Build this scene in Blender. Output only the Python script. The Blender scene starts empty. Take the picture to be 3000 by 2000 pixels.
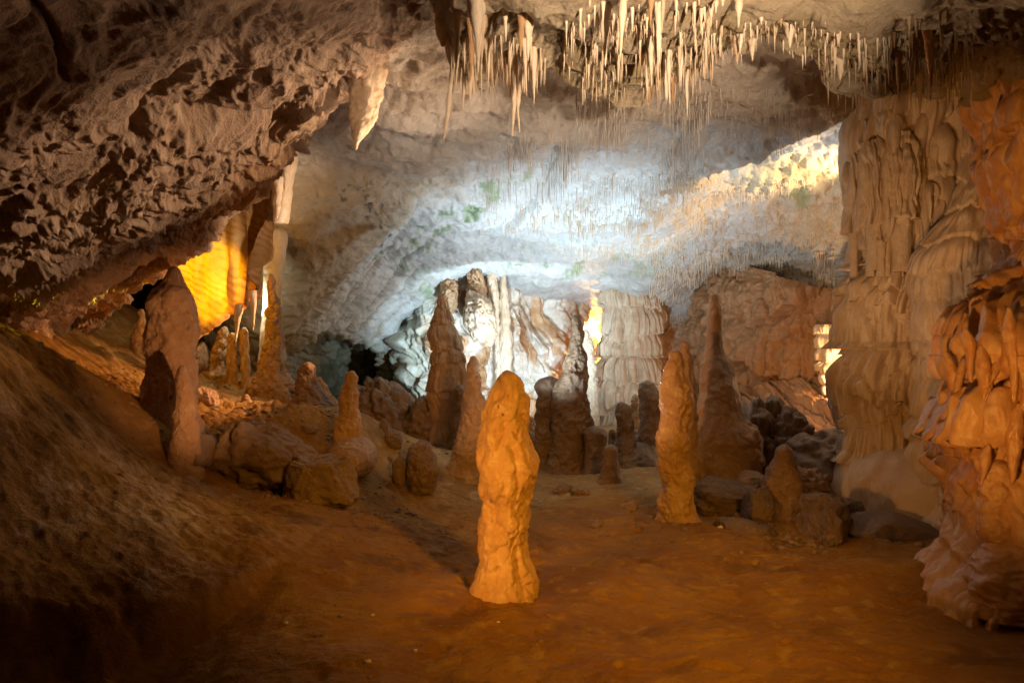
import bpy, math, random
import numpy as np
from mathutils import Vector

# ------------------------------------------------------------------ camera, world, exposure
sc = bpy.context.scene
C = sc.collection
FPX, CU, CV, CH = 2333.0, 1500.0, 1000.0, 1.7          # photo is 3000 x 2000


def P(u, v, d):
    return np.array([(u - CU) / FPX * d, d, CH + (CV - v) / FPX * d])


cam_d = bpy.data.cameras.new('camera')
cam = bpy.data.objects.new('camera', cam_d)
C.objects.link(cam)
cam_d.sensor_width = 36.0
cam_d.lens = 36.0 * FPX / 3000.0
cam.location = (0, 0, CH)
cam.rotation_euler = (math.radians(90), 0, 0)
cam_d.clip_start = 0.05
cam_d.clip_end = 300
cam_d.dof.use_dof = True
cam_d.dof.focus_distance = 11.0
cam_d.dof.aperture_fstop = 5.0
sc.camera = cam

sc.view_settings.view_transform = 'Standard'
sc.view_settings.look = 'None'
sc.view_settings.gamma = 1.0
sc.view_settings.use_curve_mapping = False
sc.view_settings.exposure = 0.0
sc.cycles.use_denoising = True
sc.cycles.max_bounces = 7
sc.cycles.diffuse_bounces = 3
sc.cycles.glossy_bounces = 2
sc.cycles.transmission_bounces = 6
sc.cycles.sample_clamp_indirect = 4.0
sc.cycles.caustics_reflective = False

w = bpy.data.worlds.new('World')
sc.world = w
w.use_nodes = True
w.node_tree.nodes['Background'].inputs[0].default_value = (1.0, 0.42, 0.12, 1)
w.node_tree.nodes['Background'].inputs[1].default_value = 0.004


# ------------------------------------------------------------------ lamps of the show cave and added fill lights
WARM = (1.0, 0.60, 0.33)
PEACH = (1.0, 0.68, 0.43)
ORANGE = (1.0, 0.40, 0.045)
COOL = (0.58, 0.80, 1.0)
YELLOW = (1.0, 0.62, 0.05)


def point(name, pos, color, power, r=0.04):
    l = bpy.data.lights.new(name, 'POINT')
    l.color = color
    l.energy = power
    l.shadow_soft_size = r
    o = bpy.data.objects.new(name, l)
    o.location = pos
    C.objects.link(o)
    return o


def spot(name, pos, target, color, power, angle=60, blend=0.8, r=0.05):
    l = bpy.data.lights.new(name, 'SPOT')
    l.color = color
    l.energy = power
    l.spot_size = math.radians(angle)
    l.spot_blend = blend
    l.shadow_soft_size = r
    o = bpy.data.objects.new(name, l)
    o.location = pos
    dv = Vector(target) - Vector(pos)
    o.rotation_euler = dv.to_track_quat('-Z', 'Y').to_euler()
    C.objects.link(o)
    return o


# foreground: warm orange path light from the left, skimming the clay floor
spot('lamp_path', (-2.15, 2.9, 0.85), P(1600, 1420, 5.6), (1.0, 0.46, 0.09), 400, 38, 0.9, 0.08)
spot('lamp_floor', (2.2, 0.6, 3.0), P(1700, 1600, 5.7), (1.0, 0.47, 0.03), 1000, 50, 1.0, 0.3)
spot('lamp_bank', (0.7, 6.4, 2.6), P(500, 1450, 5.6), (1.0, 0.74, 0.48), 120, 27, 1.0, 0.12)
spot('lamp_foot', (0.6, 3.6, 1.6), P(2520, 1640, 6.2), (1.0, 0.60, 0.28), 60, 40, 1.0, 0.1)
# near orange pillar on the right
spot('lamp_pillar', (0.9, 2.4, 0.5), P(3000, 900, 5.2), (1.0, 0.45, 0.09), 340, 50, 1.0, 0.06)
spot('lamp_column', (1.0, 4.6, 0.45), P(2640, 750, 7.5), (1.0, 0.68, 0.40), 270, 40, 1.0, 0.08)
# brown overhang: raked from the chamber
spot('lamp_overhang', (1.7, 7.3, 2.7), P(380, 420, 5.6), PEACH, 980, 46, 0.9, 0.04)
# fringe of stalactites at the top
spot('fill_fringe_front', (1.3, 0.6, 2.2), P(1830, 90, 5.0), (1.0, 0.76, 0.55), 1500, 42, 0.9, 0.05)  # added spot near the camera to brighten the stalactite fronts
spot('lamp_fringe_right', P(1700, 1340, 9.2), P(1700, 130, 5.2), (1.0, 0.70, 0.46), 260, 62, 0.7, 0.05)
spot('lamp_fringe_left', P(1500, 1240, 8.6), P(1190, 260, 6.8), (1.0, 0.68, 0.46), 420, 30, 0.8, 0.05)
spot('fill_fringe_lip', (0.95, 6.3, 1.9), (0.75, 5.0, 3.4), (1.0, 0.74, 0.50), 130, 100, 0.8, 0.03)  # added fill spot floating unseen below the lip
spot('fill_vault_near', P(1480, 1250, 8.0), P(1480, 430, 9.0), (0.95, 0.90, 0.86), 70, 110, 0.9, 0.08)  # added soft fill for the upper vault
point('lamp_behind_pillar', (4.35, 8.3, 0.45), (1.0, 0.62, 0.3), 18, 0.03)
spot('fill_right_group', (3.25, 5.9, 0.9), P(2090, 1130, 8.9), (1.0, 0.66, 0.42), 110, 34, 0.9, 0.03)  # added from the right to lift the bottle-shaped stalagmite and its rims
spot('fill_mid_left', P(1490, 1300, 7.4), P(1300, 1060, 11.5), (1.0, 0.58, 0.32), 90, 44, 0.9, 0.05)  # added to brighten the tiered and spike stalagmites
spot('fill_mid_right', (-0.1, 5.95, 0.6), P(2060, 1060, 8.4), (1.0, 0.54, 0.25), 110, 30, 0.9, 0.05)  # added fill for the tall orange and bottle-shaped stalagmites
# white light on the big vault
spot('lamp_vault', P(1670, 1230, 11.6), P(1720, 600, 12.4), COOL, 680, 140, 0.9, 0.10)
spot('lamp_vault_mid', P(1500, 1240, 9.6), P(1750, 500, 10.5), COOL, 500, 110, 0.9, 0.08)
spot('lamp_vault_far', P(1830, 1240, 14.0), P(1700, 800, 16.0), COOL, 620, 140, 0.9, 0.08)
spot('lamp_backwall', P(1485, 1195, 13.6), P(1450, 900, 18.5), COOL, 1500, 84, 0.8, 0.08)
# warm niche and its neighbour at the back
point('lamp_niche', P(1715, 1000, 21.3), (1.0, 0.50, 0.12), 480, 0.1)
point('lamp_niche_high', P(1960, 890, 19.3), (1.0, 0.60, 0.25), 60, 0.04)
point('lamp_rear', P(2520, 1080, 13.5), (1.0, 0.58, 0.28), 170, 0.05)
# strong warm light behind the big column on the right
spot('lamp_behind_column', P(2640, 640, 11.5), P(2230, 500, 12.2), (1.0, 0.72, 0.44), 560, 96, 0.9, 0.05)
spot('lamp_behind_cone', P(3050, 600, 7.2), P(2900, 640, 7.3), (1.0, 0.75, 0.45), 60, 60, 0.8, 0.03)
spot('lamp_orange_wall', P(2310, 1290, 10.6), P(2180, 1080, 18), (1.0, 0.50, 0.18), 320, 60, 0.9, 0.08)
point('fill_column_rim', P(2506, 800, 9.9), (1.0, 0.78, 0.52), 30, 0.03)  # extra unseen light, added to edge the column
# left: slope, yellow curtain, broken column
spot('spot_slope', P(1180, 900, 9.6), P(420, 1120, 8.6), (1.0, 0.52, 0.24), 480, 50, 0.9, 0.04)  # spot floating unseen in mid-air, aimed at the slope
spot('lamp_curtain', P(600, 870, 9.75), P(570, 840, 9.0), (1.0, 0.80, 0.01), 1900, 64, 0.6, 0.05)
spot('lamp_curtain_right', P(700, 850, 9.8), P(690, 850, 9.0), (1.0, 0.50, 0.03), 160, 50, 0.6, 0.05)
spot('lamp_curtain_front', (-0.3, 7.0, 1.9), P(760, 640, 8.9), (1.0, 0.72, 0.50), 520, 40, 0.9, 0.04)
spot('fill_left_stalagmite', (-0.4, 4.4, 0.7), P(503, 1040, 7.6), (1.0, 0.50, 0.22), 400, 28, 0.9, 0.05)  # added to brighten the tall thick stalagmite
point('lamp_broken_column', P(752, 880, 10.45), (0.95, 1.0, 0.8), 16, 0.03)


# ------------------------------------------------------------------ noise
_rng = np.random.RandomState(7)
_perm = _rng.permutation(256)
_perm = np.concatenate([_perm, _perm, _perm])
_grad = _rng.normal(size=(256, 3))
_grad /= np.linalg.norm(_grad, axis=1)[:, None]
_jit = _rng.rand(256, 3)


def _hash(i, j, k):
    return _perm[_perm[_perm[i & 255] + (j & 255)] + (k & 255)]


def pn(p):
    f = np.floor(p)
    i = f.astype(np.int64)
    r = p - f
    s = r * r * r * (r * (r * 6 - 15) + 10)
    out = 0
    for dx in (0, 1):
        wx = s[..., 0] if dx else 1 - s[..., 0]
        for dy in (0, 1):
            wy = s[..., 1] if dy else 1 - s[..., 1]
            for dz in (0, 1):
                wz = s[..., 2] if dz else 1 - s[..., 2]
                g = _grad[_hash(i[..., 0] + dx, i[..., 1] + dy, i[..., 2] + dz)]
                dd = (g[..., 0] * (r[..., 0] - dx) + g[..., 1] * (r[..., 1] - dy) + g[..., 2] * (r[..., 2] - dz))
                out = out + wx * wy * wz * dd
    return out * 1.5


def fbm(p, o=4, g=0.5):
    a, t = 1.0, 0
    q = p
    for k in range(o):
        t = t + a * pn(q)
        q = q * 2.03 + 17.3
        a *= g
    return t


def ridge(p, o=4, g=0.5):
    a, t = 1.0, 0
    q = p
    for k in range(o):
        t = t + a * (1 - 2.2 * np.abs(pn(q)))
        q = q * 2.07 + 11.1
        a *= g
    return t


def worley(p):
    f = np.floor(p)
    i = f.astype(np.int64)
    r = p - f
    d1 = np.full(p.shape[:-1], 9.0)
    d2 = np.full(p.shape[:-1], 9.0)
    for dx in (-1, 0, 1):
        for dy in (-1, 0, 1):
            for dz in (-1, 0, 1):
                j = _jit[_hash(i[..., 0] + dx, i[..., 1] + dy, i[..., 2] + dz)]
                q = (r[..., 0] - dx - j[..., 0]) ** 2 + (r[..., 1] - dy - j[..., 1]) ** 2 + (r[..., 2] - dz - j[..., 2]) ** 2
                d2 = np.minimum(d2, np.maximum(q, d1))
                d1 = np.minimum(d1, q)
    return np.sqrt(d1), np.sqrt(d2)


def V3(x, y, z):
    x, y, z = np.broadcast_arrays(x, y, z)
    return np.stack([x, y, z], -1).astype(float)


def sstep(a, b, x):
    t = np.clip((x - a) / (b - a), 0, 1)
    return t * t * (3 - 2 * t)


def cr(xs, ys, x):
    """Catmull-Rom through (xs, ys) at x; ys may have trailing axes."""
    xs = np.asarray(xs, float)
    ys = np.asarray(ys, float)
    n = len(xs)
    k = np.clip(np.searchsorted(xs, x, side='right') - 1, 0, n - 2)
    t = np.clip((x - xs[k]) / (xs[k + 1] - xs[k]), 0, 1)
    m = np.zeros_like(ys)
    sl = (ys[1:] - ys[:-1]) / (xs[1:] - xs[:-1]).reshape((-1,) + (1,) * (ys.ndim - 1))
    m[1:-1] = 0.5 * (sl[1:] + sl[:-1])
    m[0] = sl[0]
    m[-1] = sl[-1]
    sh = t.shape + (1,) * (ys.ndim - 1)
    t = t.reshape(sh)
    h = (xs[k + 1] - xs[k]).reshape(sh)
    t2, t3 = t * t, t * t * t
    return (2 * t3 - 3 * t2 + 1) * ys[k] + (t3 - 2 * t2 + t) * h * m[k] + (-2 * t3 + 3 * t2) * ys[k + 1] + (t3 - t2) * h * m[k + 1]


def lin(x, pts):
    return np.interp(x, [p[0] for p in pts], [p[1] for p in pts])


# ------------------------------------------------------------------ mesh helpers
def link_mesh(name, V, F, m, loc=(0, 0, 0), parent=None, col=None, smooth=True):
    loc = np.asarray(loc, float)
    V = np.asarray(V, np.float32) - loc.astype(np.float32)
    F = np.asarray(F, np.int32)
    me = bpy.data.meshes.new(name)
    me.vertices.add(len(V))
    me.vertices.foreach_set('co', V.ravel())
    me.loops.add(F.size)
    me.loops.foreach_set('vertex_index', F.ravel())
    me.polygons.add(len(F))
    k = F.shape[1]
    me.polygons.foreach_set('loop_start', np.arange(0, F.size, k, dtype=np.int32))
    me.update(calc_edges=True)
    if smooth:
        me.polygons.foreach_set('use_smooth', np.ones(len(F), bool))
    if col is not None:
        a = me.color_attributes.new('mineral', 'FLOAT_COLOR', 'POINT')
        cc = np.ones((len(V), 4), np.float32)
        cc[:, :3] = np.asarray(col).reshape(-1, 3)
        a.data.foreach_set('color', cc.ravel())
    me.materials.append(m)
    o = bpy.data.objects.new(name, me)
    C.objects.link(o)
    if parent is not None:
        o.parent = parent
        o.location = Vector(loc) - parent.location
    else:
        o.location = loc
    return o


def tag(o, label, cat, group=None, kind='thing'):
    if not cat:
        kind = None
    if label:
        o['label'] = label
    if cat:
        o['category'] = cat
    if group:
        o['group'] = group
    if kind:
        o['kind'] = kind
    return o


def grid_faces(nr, nc, wrap=False, flip=False):
    r = np.arange(nr - 1)[:, None]
    c = np.arange(nc if wrap else nc - 1)[None, :]
    c2 = (c + 1) % nc
    a, b, cc, d = r * nc + c, r * nc + c2, (r + 1) * nc + c2, (r + 1) * nc + c
    F = np.stack([a, d, cc, b] if flip else [a, b, cc, d], -1).reshape(-1, 4)
    return F


def grid_normals(G, toward=None):
    du = np.gradient(G, axis=1)
    dv = np.gradient(G, axis=0)
    n = np.cross(du, dv)
    n /= np.linalg.norm(n, axis=-1, keepdims=True) + 1e-9
    if toward is not None:
        s = np.sign(((np.asarray(toward) - G) * n).sum(-1, keepdims=True))
        s[s == 0] = 1
        n = n * s
    return n


def uvd(G):
    d = G[..., 1]
    return CU + G[..., 0] / d * FPX, CV - (G[..., 2] - CH) / d * FPX, d


# ------------------------------------------------------------------ materials
def rock(name, c1, c2, c3, scale=1.0, rough=0.6, bump=0.5, streak=1.0, dark=0.5, attr=False, sss=0.0, spec=0.4, translucent=0.0, fine=1.0):
    m = bpy.data.materials.new(name)
    m.use_nodes = True
    nt = m.node_tree
    N, L = nt.nodes, nt.links
    b = N['Principled BSDF']
    tc = N.new('ShaderNodeTexCoord')
    mp = N.new('ShaderNodeMapping')
    mp.inputs['Scale'].default_value = (scale, scale, scale / streak)
    L.new(tc.outputs['Object'], mp.inputs[0])

    def noise(s, det=6, r=0.6, dist=0.0):
        n = N.new('ShaderNodeTexNoise')
        n.inputs['Scale'].default_value = s
        n.inputs['Detail'].default_value = det
        n.inputs['Roughness'].default_value = r
        n.inputs['Distortion'].default_value = dist
        L.new(mp.outputs[0], n.inputs['Vector'])
        return n

    def ramp(src, p0, p1):
        r = N.new('ShaderNodeMapRange')
        r.inputs['From Min'].default_value = p0
        r.inputs['From Max'].default_value = p1
        L.new(src, r.inputs[0])
        return r.outputs[0]

    def mix(a, bb, f, typ='MIX'):
        x = N.new('ShaderNodeMix')
        x.data_type = 'RGBA'
        x.blend_type = typ
        if isinstance(f, float):
            x.inputs[0].default_value = f
        else:
            L.new(f, x.inputs[0])
        for s, val in ((6, a), (7, bb)):
            if isinstance(val, tuple):
                x.inputs[s].default_value = val + (1,)
            else:
                L.new(val, x.inputs[s])
        return x.outputs[2]

    n1 = noise(1.6, 7, 0.62, 0.6)
    n2 = noise(6.5, 6, 0.65, 0.3)
    n3 = noise(30.0, 4, 0.7)
    cA = mix(c1, c2, ramp(n1.outputs[0], 0.35, 0.65))
    cB = mix(cA, c3, ramp(n2.outputs[0], 0.52, 0.72))
    sp = mix(cB, (0.0, 0.0, 0.0), ramp(n3.outputs[0], 0.75, 1.0 + (1 - dark)))
    if attr:
        at = N.new('ShaderNodeAttribute')
        at.attribute_name = 'mineral'
        sp = mix(sp, at.outputs['Color'], 1.0, 'MULTIPLY')
    L.new(sp, b.inputs['Base Color'])
    rr = N.new('ShaderNodeMapRange')
    rr.inputs['To Min'].default_value = max(0.12, rough - 0.22)
    rr.inputs['To Max'].default_value = min(1, rough + 0.2)
    rr.inputs['From Min'].default_value = 0.3
    rr.inputs['From Max'].default_value = 0.7
    L.new(n2.outputs[0], rr.inputs[0])
    L.new(rr.outputs[0], b.inputs['Roughness'])
    b.inputs['Specular IOR Level'].default_value = spec
    if sss:
        b.inputs['Subsurface Weight'].default_value = sss
        b.inputs['Subsurface Radius'].default_value = (0.06, 0.03, 0.012)
        b.inputs['Subsurface Scale'].default_value = 1.0
    # bump: three octave bands and a cell pattern
    vo = N.new('ShaderNodeTexVoronoi')
    vo.inputs['Scale'].default_value = 9.0 * fine
    L.new(mp.outputs[0], vo.inputs['Vector'])
    f1 = noise(14.0 * fine, 8, 0.68)
    f2 = noise(55.0 * fine, 5, 0.7)

    def math_(op, a, bb):
        x = N.new('ShaderNodeMath')
        x.operation = op
        for s, val in ((0, a), (1, bb)):
            if isinstance(val, (int, float)):
                x.inputs[s].default_value = val
            else:
                L.new(val, x.inputs[s])
        return x.outputs[0]
    h = math_('ADD', math_('MULTIPLY', f1.outputs[0], 0.055), math_('MULTIPLY', vo.outputs['Distance'], 0.02))
    h = math_('ADD', h, math_('MULTIPLY', f2.outputs[0], 0.020))
    bp = N.new('ShaderNodeBump')
    bp.inputs['Strength'].default_value = bump
    bp.inputs['Distance'].default_value = 1.0
    L.new(h, bp.inputs['Height'])
    L.new(bp.outputs[0], b.inputs['Normal'])
    if translucent:
        tr = N.new('ShaderNodeBsdfTranslucent')
        L.new(sp, tr.inputs[0])
        ms = N.new('ShaderNodeMixShader')
        ms.inputs[0].default_value = translucent
        L.new(b.outputs[0], ms.inputs[1])
        L.new(tr.outputs[0], ms.inputs[2])
        L.new(ms.outputs[0], N['Material Output'].inputs[0])
    return m


M = {}
M['vault'] = rock('pale_vault_limestone', (0.62, 0.60, 0.55), (0.52, 0.48, 0.42), (0.68, 0.67, 0.64), 1.0, 0.62, 0.85, attr=True, dark=0.25)
M['brown'] = rock('rough_brown_limestone', (0.34, 0.23, 0.16), (0.25, 0.16, 0.10), (0.44, 0.33, 0.25), 1.0, 0.62, 0.75, attr=True, dark=0.5)
M['cream'] = rock('cream_flowstone', (0.72, 0.58, 0.41), (0.60, 0.45, 0.29), (0.80, 0.70, 0.54), 1.3, 0.48, 0.35, 2.5, 0.2, sss=0.0)
M['straw'] = rock('straw_calcite', (0.66, 0.55, 0.40), (0.58, 0.45, 0.30), (0.74, 0.66, 0.54), 2.0, 0.4, 0.1, 2.0, 0.1)
M['straw_grey'] = rock('straw_grey_calcite', (0.64, 0.60, 0.54), (0.56, 0.50, 0.42), (0.74, 0.71, 0.66), 2.0, 0.5, 0.1, 2.0, 0.1)
M['clay'] = rock('ochre_clay', (0.36, 0.180, 0.030), (0.25, 0.105, 0.014), (0.44, 0.26, 0.075), 0.9, 0.7, 0.75, attr=True, dark=0.6, spec=0.10)
M['orange'] = rock('orange_flowstone', (0.58, 0.33, 0.15), (0.46, 0.21, 0.075), (0.68, 0.46, 0.26), 1.6, 0.27, 0.3, 2.0, 0.3, spec=0.6)
M['tan'] = rock('tan_flowstone', (0.55, 0.38, 0.22), (0.44, 0.27, 0.14), (0.62, 0.48, 0.33), 1.4, 0.5, 0.4, 2.2, 0.25, attr=True)
M['grey_flow'] = rock('grey_beige_flowstone', (0.56, 0.41, 0.27), (0.44, 0.29, 0.17), (0.64, 0.51, 0.37), 1.3, 0.5, 0.4, 2.4, 0.25)
M['stalag'] = rock('tan_stalagmite', (0.48, 0.29, 0.15), (0.38, 0.21, 0.10), (0.56, 0.38, 0.23), 1.8, 0.55, 0.6, 1.3, 0.45)
M['stalag_orange'] = rock('ochre_stalagmite', (0.62, 0.37, 0.18), (0.48, 0.25, 0.10), (0.72, 0.50, 0.29), 2.2, 0.5, 0.55, 1.3, 0.4)
M['stalag_dark'] = rock('dark_stalagmite', (0.27, 0.16, 0.085), (0.20, 0.11, 0.055), (0.35, 0.22, 0.13), 1.8, 0.5, 0.6, 1.3, 0.5)
M['rockm'] = rock('brown_boulder', (0.32, 0.20, 0.11), (0.24, 0.14, 0.075), (0.42, 0.28, 0.17), 1.6, 0.55, 0.65, 1.0, 0.5)
M['rock_dark'] = rock('dark_boulder', (0.21, 0.13, 0.07), (0.15, 0.085, 0.045), (0.29, 0.19, 0.11), 1.6, 0.5, 0.65, 1.0, 0.5)
M['curtain'] = rock('translucent_curtain', (0.80, 0.62, 0.30), (0.70, 0.48, 0.20), (0.84, 0.70, 0.40), 1.5, 0.5, 0.25, 0.6, 0.2, translucent=0.62, attr=True)


# ------------------------------------------------------------------ SETTING 1: the pale vault
def depth_grid(us, vs, rows, u, v):
    D = np.asarray(rows, float)                # rows: one list per v
    A = cr(vs, D, v)                            # (nv, nu_ctrl)
    return cr(us, A.T, u).T                     # (nv, nu)


def polydist(u, v, pts):
    best = np.full(u.shape, 1e9)
    for (x0, y0), (x1, y1) in zip(pts[:-1], pts[1:]):
        dx, dy = x1 - x0, y1 - y0
        t = np.clip(((u - x0) * dx + (v - y0) * dy) / (dx * dx + dy * dy), 0, 1)
        best = np.minimum(best, np.hypot(u - x0 - t * dx, v - y0 - t * dy))
    return best


def blob(u, v, cu, cv, ru, rv):
    return np.exp(-((u - cu) / ru) ** 2 - ((v - cv) / rv) ** 2)


us = [600, 850, 1000, 1200, 1400, 1700, 2000, 2300, 2700]
vs = [-150, 100, 350, 500, 650, 800, 950, 1100, 1300]
rows = [
    [5.6, 5.2, 5.0, 4.8, 4.6, 4.6, 4.6, 4.6, 4.6],
    [6.6, 6.3, 6.1, 5.9, 5.8, 5.7, 5.7, 5.7, 5.7],
    [9.0, 8.4, 8.0, 7.7, 7.5, 7.4, 7.4, 7.4, 7.4],
    [10.2, 9.5, 9.4, 9.2, 9.1, 9.1, 9.1, 9.1, 9.1],
    [11.4, 10.6, 10.9, 11.4, 11.9, 11.9, 11.9, 11.7, 11.4],
    [12.2, 11.4, 12.3, 14.6, 16.8, 17.1, 15.9, 14.2, 13.2],
    [12.8, 11.9, 14.4, 17.2, 21.0, 21.5, 18.6, 16.0, 14.6],
    [13.0, 13.2, 16.6, 18.4, 23.0, 24.5, 23.0, 19.0, 17.0],
    [13.0, 14.5, 17.0, 19.0, 23.0, 25.0, 25.0, 24.0, 22.0]]
uu = np.arange(600, 2700, 5.0)
vv = np.arange(-150, 1304, 3.6)
U, Vv = np.meshgrid(uu, vv)
D = depth_grid(us, vs, rows, uu, vv)
# nearer grey shelf ends in a lip; behind it the roof steps up and away
lip = lin(U, [(1800, 600), (1900, 555), (2000, 520), (2100, 490), (2250, 440), (2350, 400), (2420, 375), (2470, 350), (2500, 330), (2700, 300)])
lip = lip + 8 * pn(V3(U / 40, 0.5, 0.2))
rec = sstep(1850, 2150, U) * 3.2 * sstep(0, 9, Vv - lip) * (1 - sstep(250, 620, Vv - lip))
D = D + rec + 3.5 * sstep(2468, 2530, U)
# left: beige bulge standing forward of the white slope
edge = lin(Vv, [(350, 1330), (450, 1290), (520, 1260), (600, 1190), (680, 1110), (760, 1030), (850, 960), (950, 890), (1040, 840), (1300, 800)])
edge = edge + 22 * pn(V3(Vv / 60, 3.3, 0))
stepd = sstep(0, 14, U - edge) * sstep(500, 620, Vv)
D = D + 0.7 * sstep(-240, 0, U - edge) ** 2 * sstep(480, 640, Vv) * (1 - stepd) * sstep(520, 700, Vv) * 0.6
D = D + stepd * 1.4 * sstep(500, 700, Vv) * (1 - sstep(1150, 1400, U))
# dark hollow at the foot of the slope
hol = sstep(0, 20, Vv - lin(U, [(800, 1060), (860, 1010), (960, 975), (1010, 985), (1100, 1000), (1150, 1180), (1300, 1400)])) * sstep(820, 850, U) * (1 - sstep(1130, 1200, U))
D = D + 2.5 * hol
G = np.stack([(U - CU) / FPX * D, D, CH + (CV - Vv) / FPX * D], -1)
Nn = grid_normals(G, (0, 0, 1.7))
q = G * 1.0
disp = 0.16 * fbm(q * 0.55, 4) + 0.035 * ridge(q * 2.1, 4)
w1, w2 = worley(q * 3.4)
disp += 0.035 * (w1 - 0.5) + 0.026 * ridge(q * np.array([6.0, 3.5, 6.0]), 4)
# rubble-like roughness in the warm far part, ledges near the pink band
rough_r = sstep(1950, 2200, U) * sstep(-20, 60, Vv - lip) * (1 - sstep(820, 960, Vv))
w3, w4 = worley(q * np.array([5.0, 3.0, 5.0]))
disp += rough_r * 0.16 * (w4 - w3 - 0.25) * 0.25 + rough_r * 0.075 * ridge(q * np.array([4.5, 2.6, 4.5]), 4) - rough_r * 0.07 * (w3 * w3)
band = blob(U, Vv, 1180, 270, 170, 110)
disp += band * 0.10 * ridge(V3(G[..., 0] * 0.8, G[..., 1] * 2.6 - G[..., 0] * 1.0, G[..., 2] * 2.6), 3)
lowl = sstep(900, 1050, Vv) * (1 - sstep(1250, 1400, U))
w5, w6 = worley(q * 2.2)
w7_, w8_ = worley(q * 5.0)
disp += lowl * (0.30 * (w6 - w5 - 0.2) + 0.14 * (w8_ - w7_ - 0.2))
crack = polydist(U + 6 * pn(V3(U / 18, Vv / 18, 0)), Vv, [(1632, 500), (1612, 548), (1568, 575), (1540, 612), (1500, 640), (1475, 652)])
cw = lin(U, [(1475, 3), (1540, 8), (1612, 13), (1640, 10)])
disp -= 0.14 * np.exp(-(crack / cw) ** 2)
strat = np.clip(sstep(640, 740, Vv) * (1 - sstep(1180, 1290, U)) * stepd * (1 - sstep(960, 1010, Vv)), 0, 1)
sperp = (U + 0.85 * Vv) / 1.31 + 14 * fbm(V3(U / 130, Vv / 130, 4.4), 3)
line = np.abs(pn(V3(sperp / 42, (0.85 * U - Vv) / 900, 0.6)))
disp += strat * (0.16 * np.sqrt(np.clip(line * 2.2, 0, 1)) - 0.08)
G = G + Nn * disp[..., None] * (1 - 0.8 * (np.abs(Vv - lip) < 14) * sstep(1850, 2150, U))[..., None]
# mineral colours: green lampenflora, black manganese spots, ochre patch
col = np.ones(U.shape + (3,))
n_a = fbm(V3(U / 70, Vv / 45, 1.0), 5)
n_b = fbm(V3(U / 12, Vv / 12, 5.0), 3)
gm = (polydist(U, Vv, [(1130, 770), (1230, 720), (1260, 660), (1370, 600), (1440, 530), (1500, 490), (1560, 475)]) < 34) * 1.0
gm = gm + blob(U, Vv, 1760, 780, 150, 45) + blob(U, Vv, 1270, 850, 60, 80) + 0.8 * blob(U, Vv, 1560, 760, 120, 40) + blob(U, Vv, 2330, 580, 130, 50) * 0.9 + blob(U, Vv, 1100, 1080, 200, 90) * 0.7
gk = np.clip(gm, 0, 1) * sstep(0.05, 0.5, n_a + 0.5 * n_b)
col *= 1 - gk[..., None] * (1 - np.array([0.52, 0.66, 0.40]))
bk = np.clip(blob(U, Vv, 1040, 580, 130, 60) + blob(U, Vv, 1130, 620, 60, 60) + blob(U, Vv, 1370, 600, 50, 30) + blob(U, Vv, 1090, 760, 50, 50), 0, 1) * sstep(0.28, 0.6, n_b + 0.6 * n_a)
col *= 1 - bk[..., None] * 0.75
oc = np.clip(blob(U, Vv, 2340, 500, 200, 60) + 0.6 * blob(U, Vv, 2400, 650, 150, 100), 0, 1)
col *= 1 - oc[..., None] * (1 - np.array([0.95, 0.82, 0.50]))
ln = strat * sstep(0.07, 0.0, line)
col *= 1 - ln[..., None] * (1 - np.array([0.62, 0.48, 0.34]))
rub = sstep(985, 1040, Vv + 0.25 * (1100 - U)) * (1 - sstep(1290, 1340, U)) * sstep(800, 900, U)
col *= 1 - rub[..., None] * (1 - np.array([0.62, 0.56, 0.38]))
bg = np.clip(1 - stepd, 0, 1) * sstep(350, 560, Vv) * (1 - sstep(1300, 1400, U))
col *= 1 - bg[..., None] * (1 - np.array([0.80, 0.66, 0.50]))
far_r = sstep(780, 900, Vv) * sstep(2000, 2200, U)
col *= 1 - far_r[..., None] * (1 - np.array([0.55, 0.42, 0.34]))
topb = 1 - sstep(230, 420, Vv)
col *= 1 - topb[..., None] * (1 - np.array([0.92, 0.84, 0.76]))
VAULT = G
VAULT_F = grid_faces(*U.shape)
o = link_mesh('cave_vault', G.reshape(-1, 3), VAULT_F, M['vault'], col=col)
tag(o, 'pale limestone vault sloping down to the back of the chamber', 'cave ceiling', kind='structure')


# ------------------------------------------------------------------ SETTING 2/3: sheets from control points
def sheet(ctrl, nr, nc):
    """ctrl: rows of (u, v, depth); returns a smooth grid of world points."""
    K = np.array([[P(*p) for p in r] for r in ctrl])
    R = cr(np.arange(K.shape[0]), K, np.linspace(0, K.shape[0] - 1, nr))
    S = cr(np.arange(K.shape[1]), R.transpose(1, 0, 2), np.linspace(0, K.shape[1] - 1, nc)).transpose(1, 0, 2)
    return S


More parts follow.
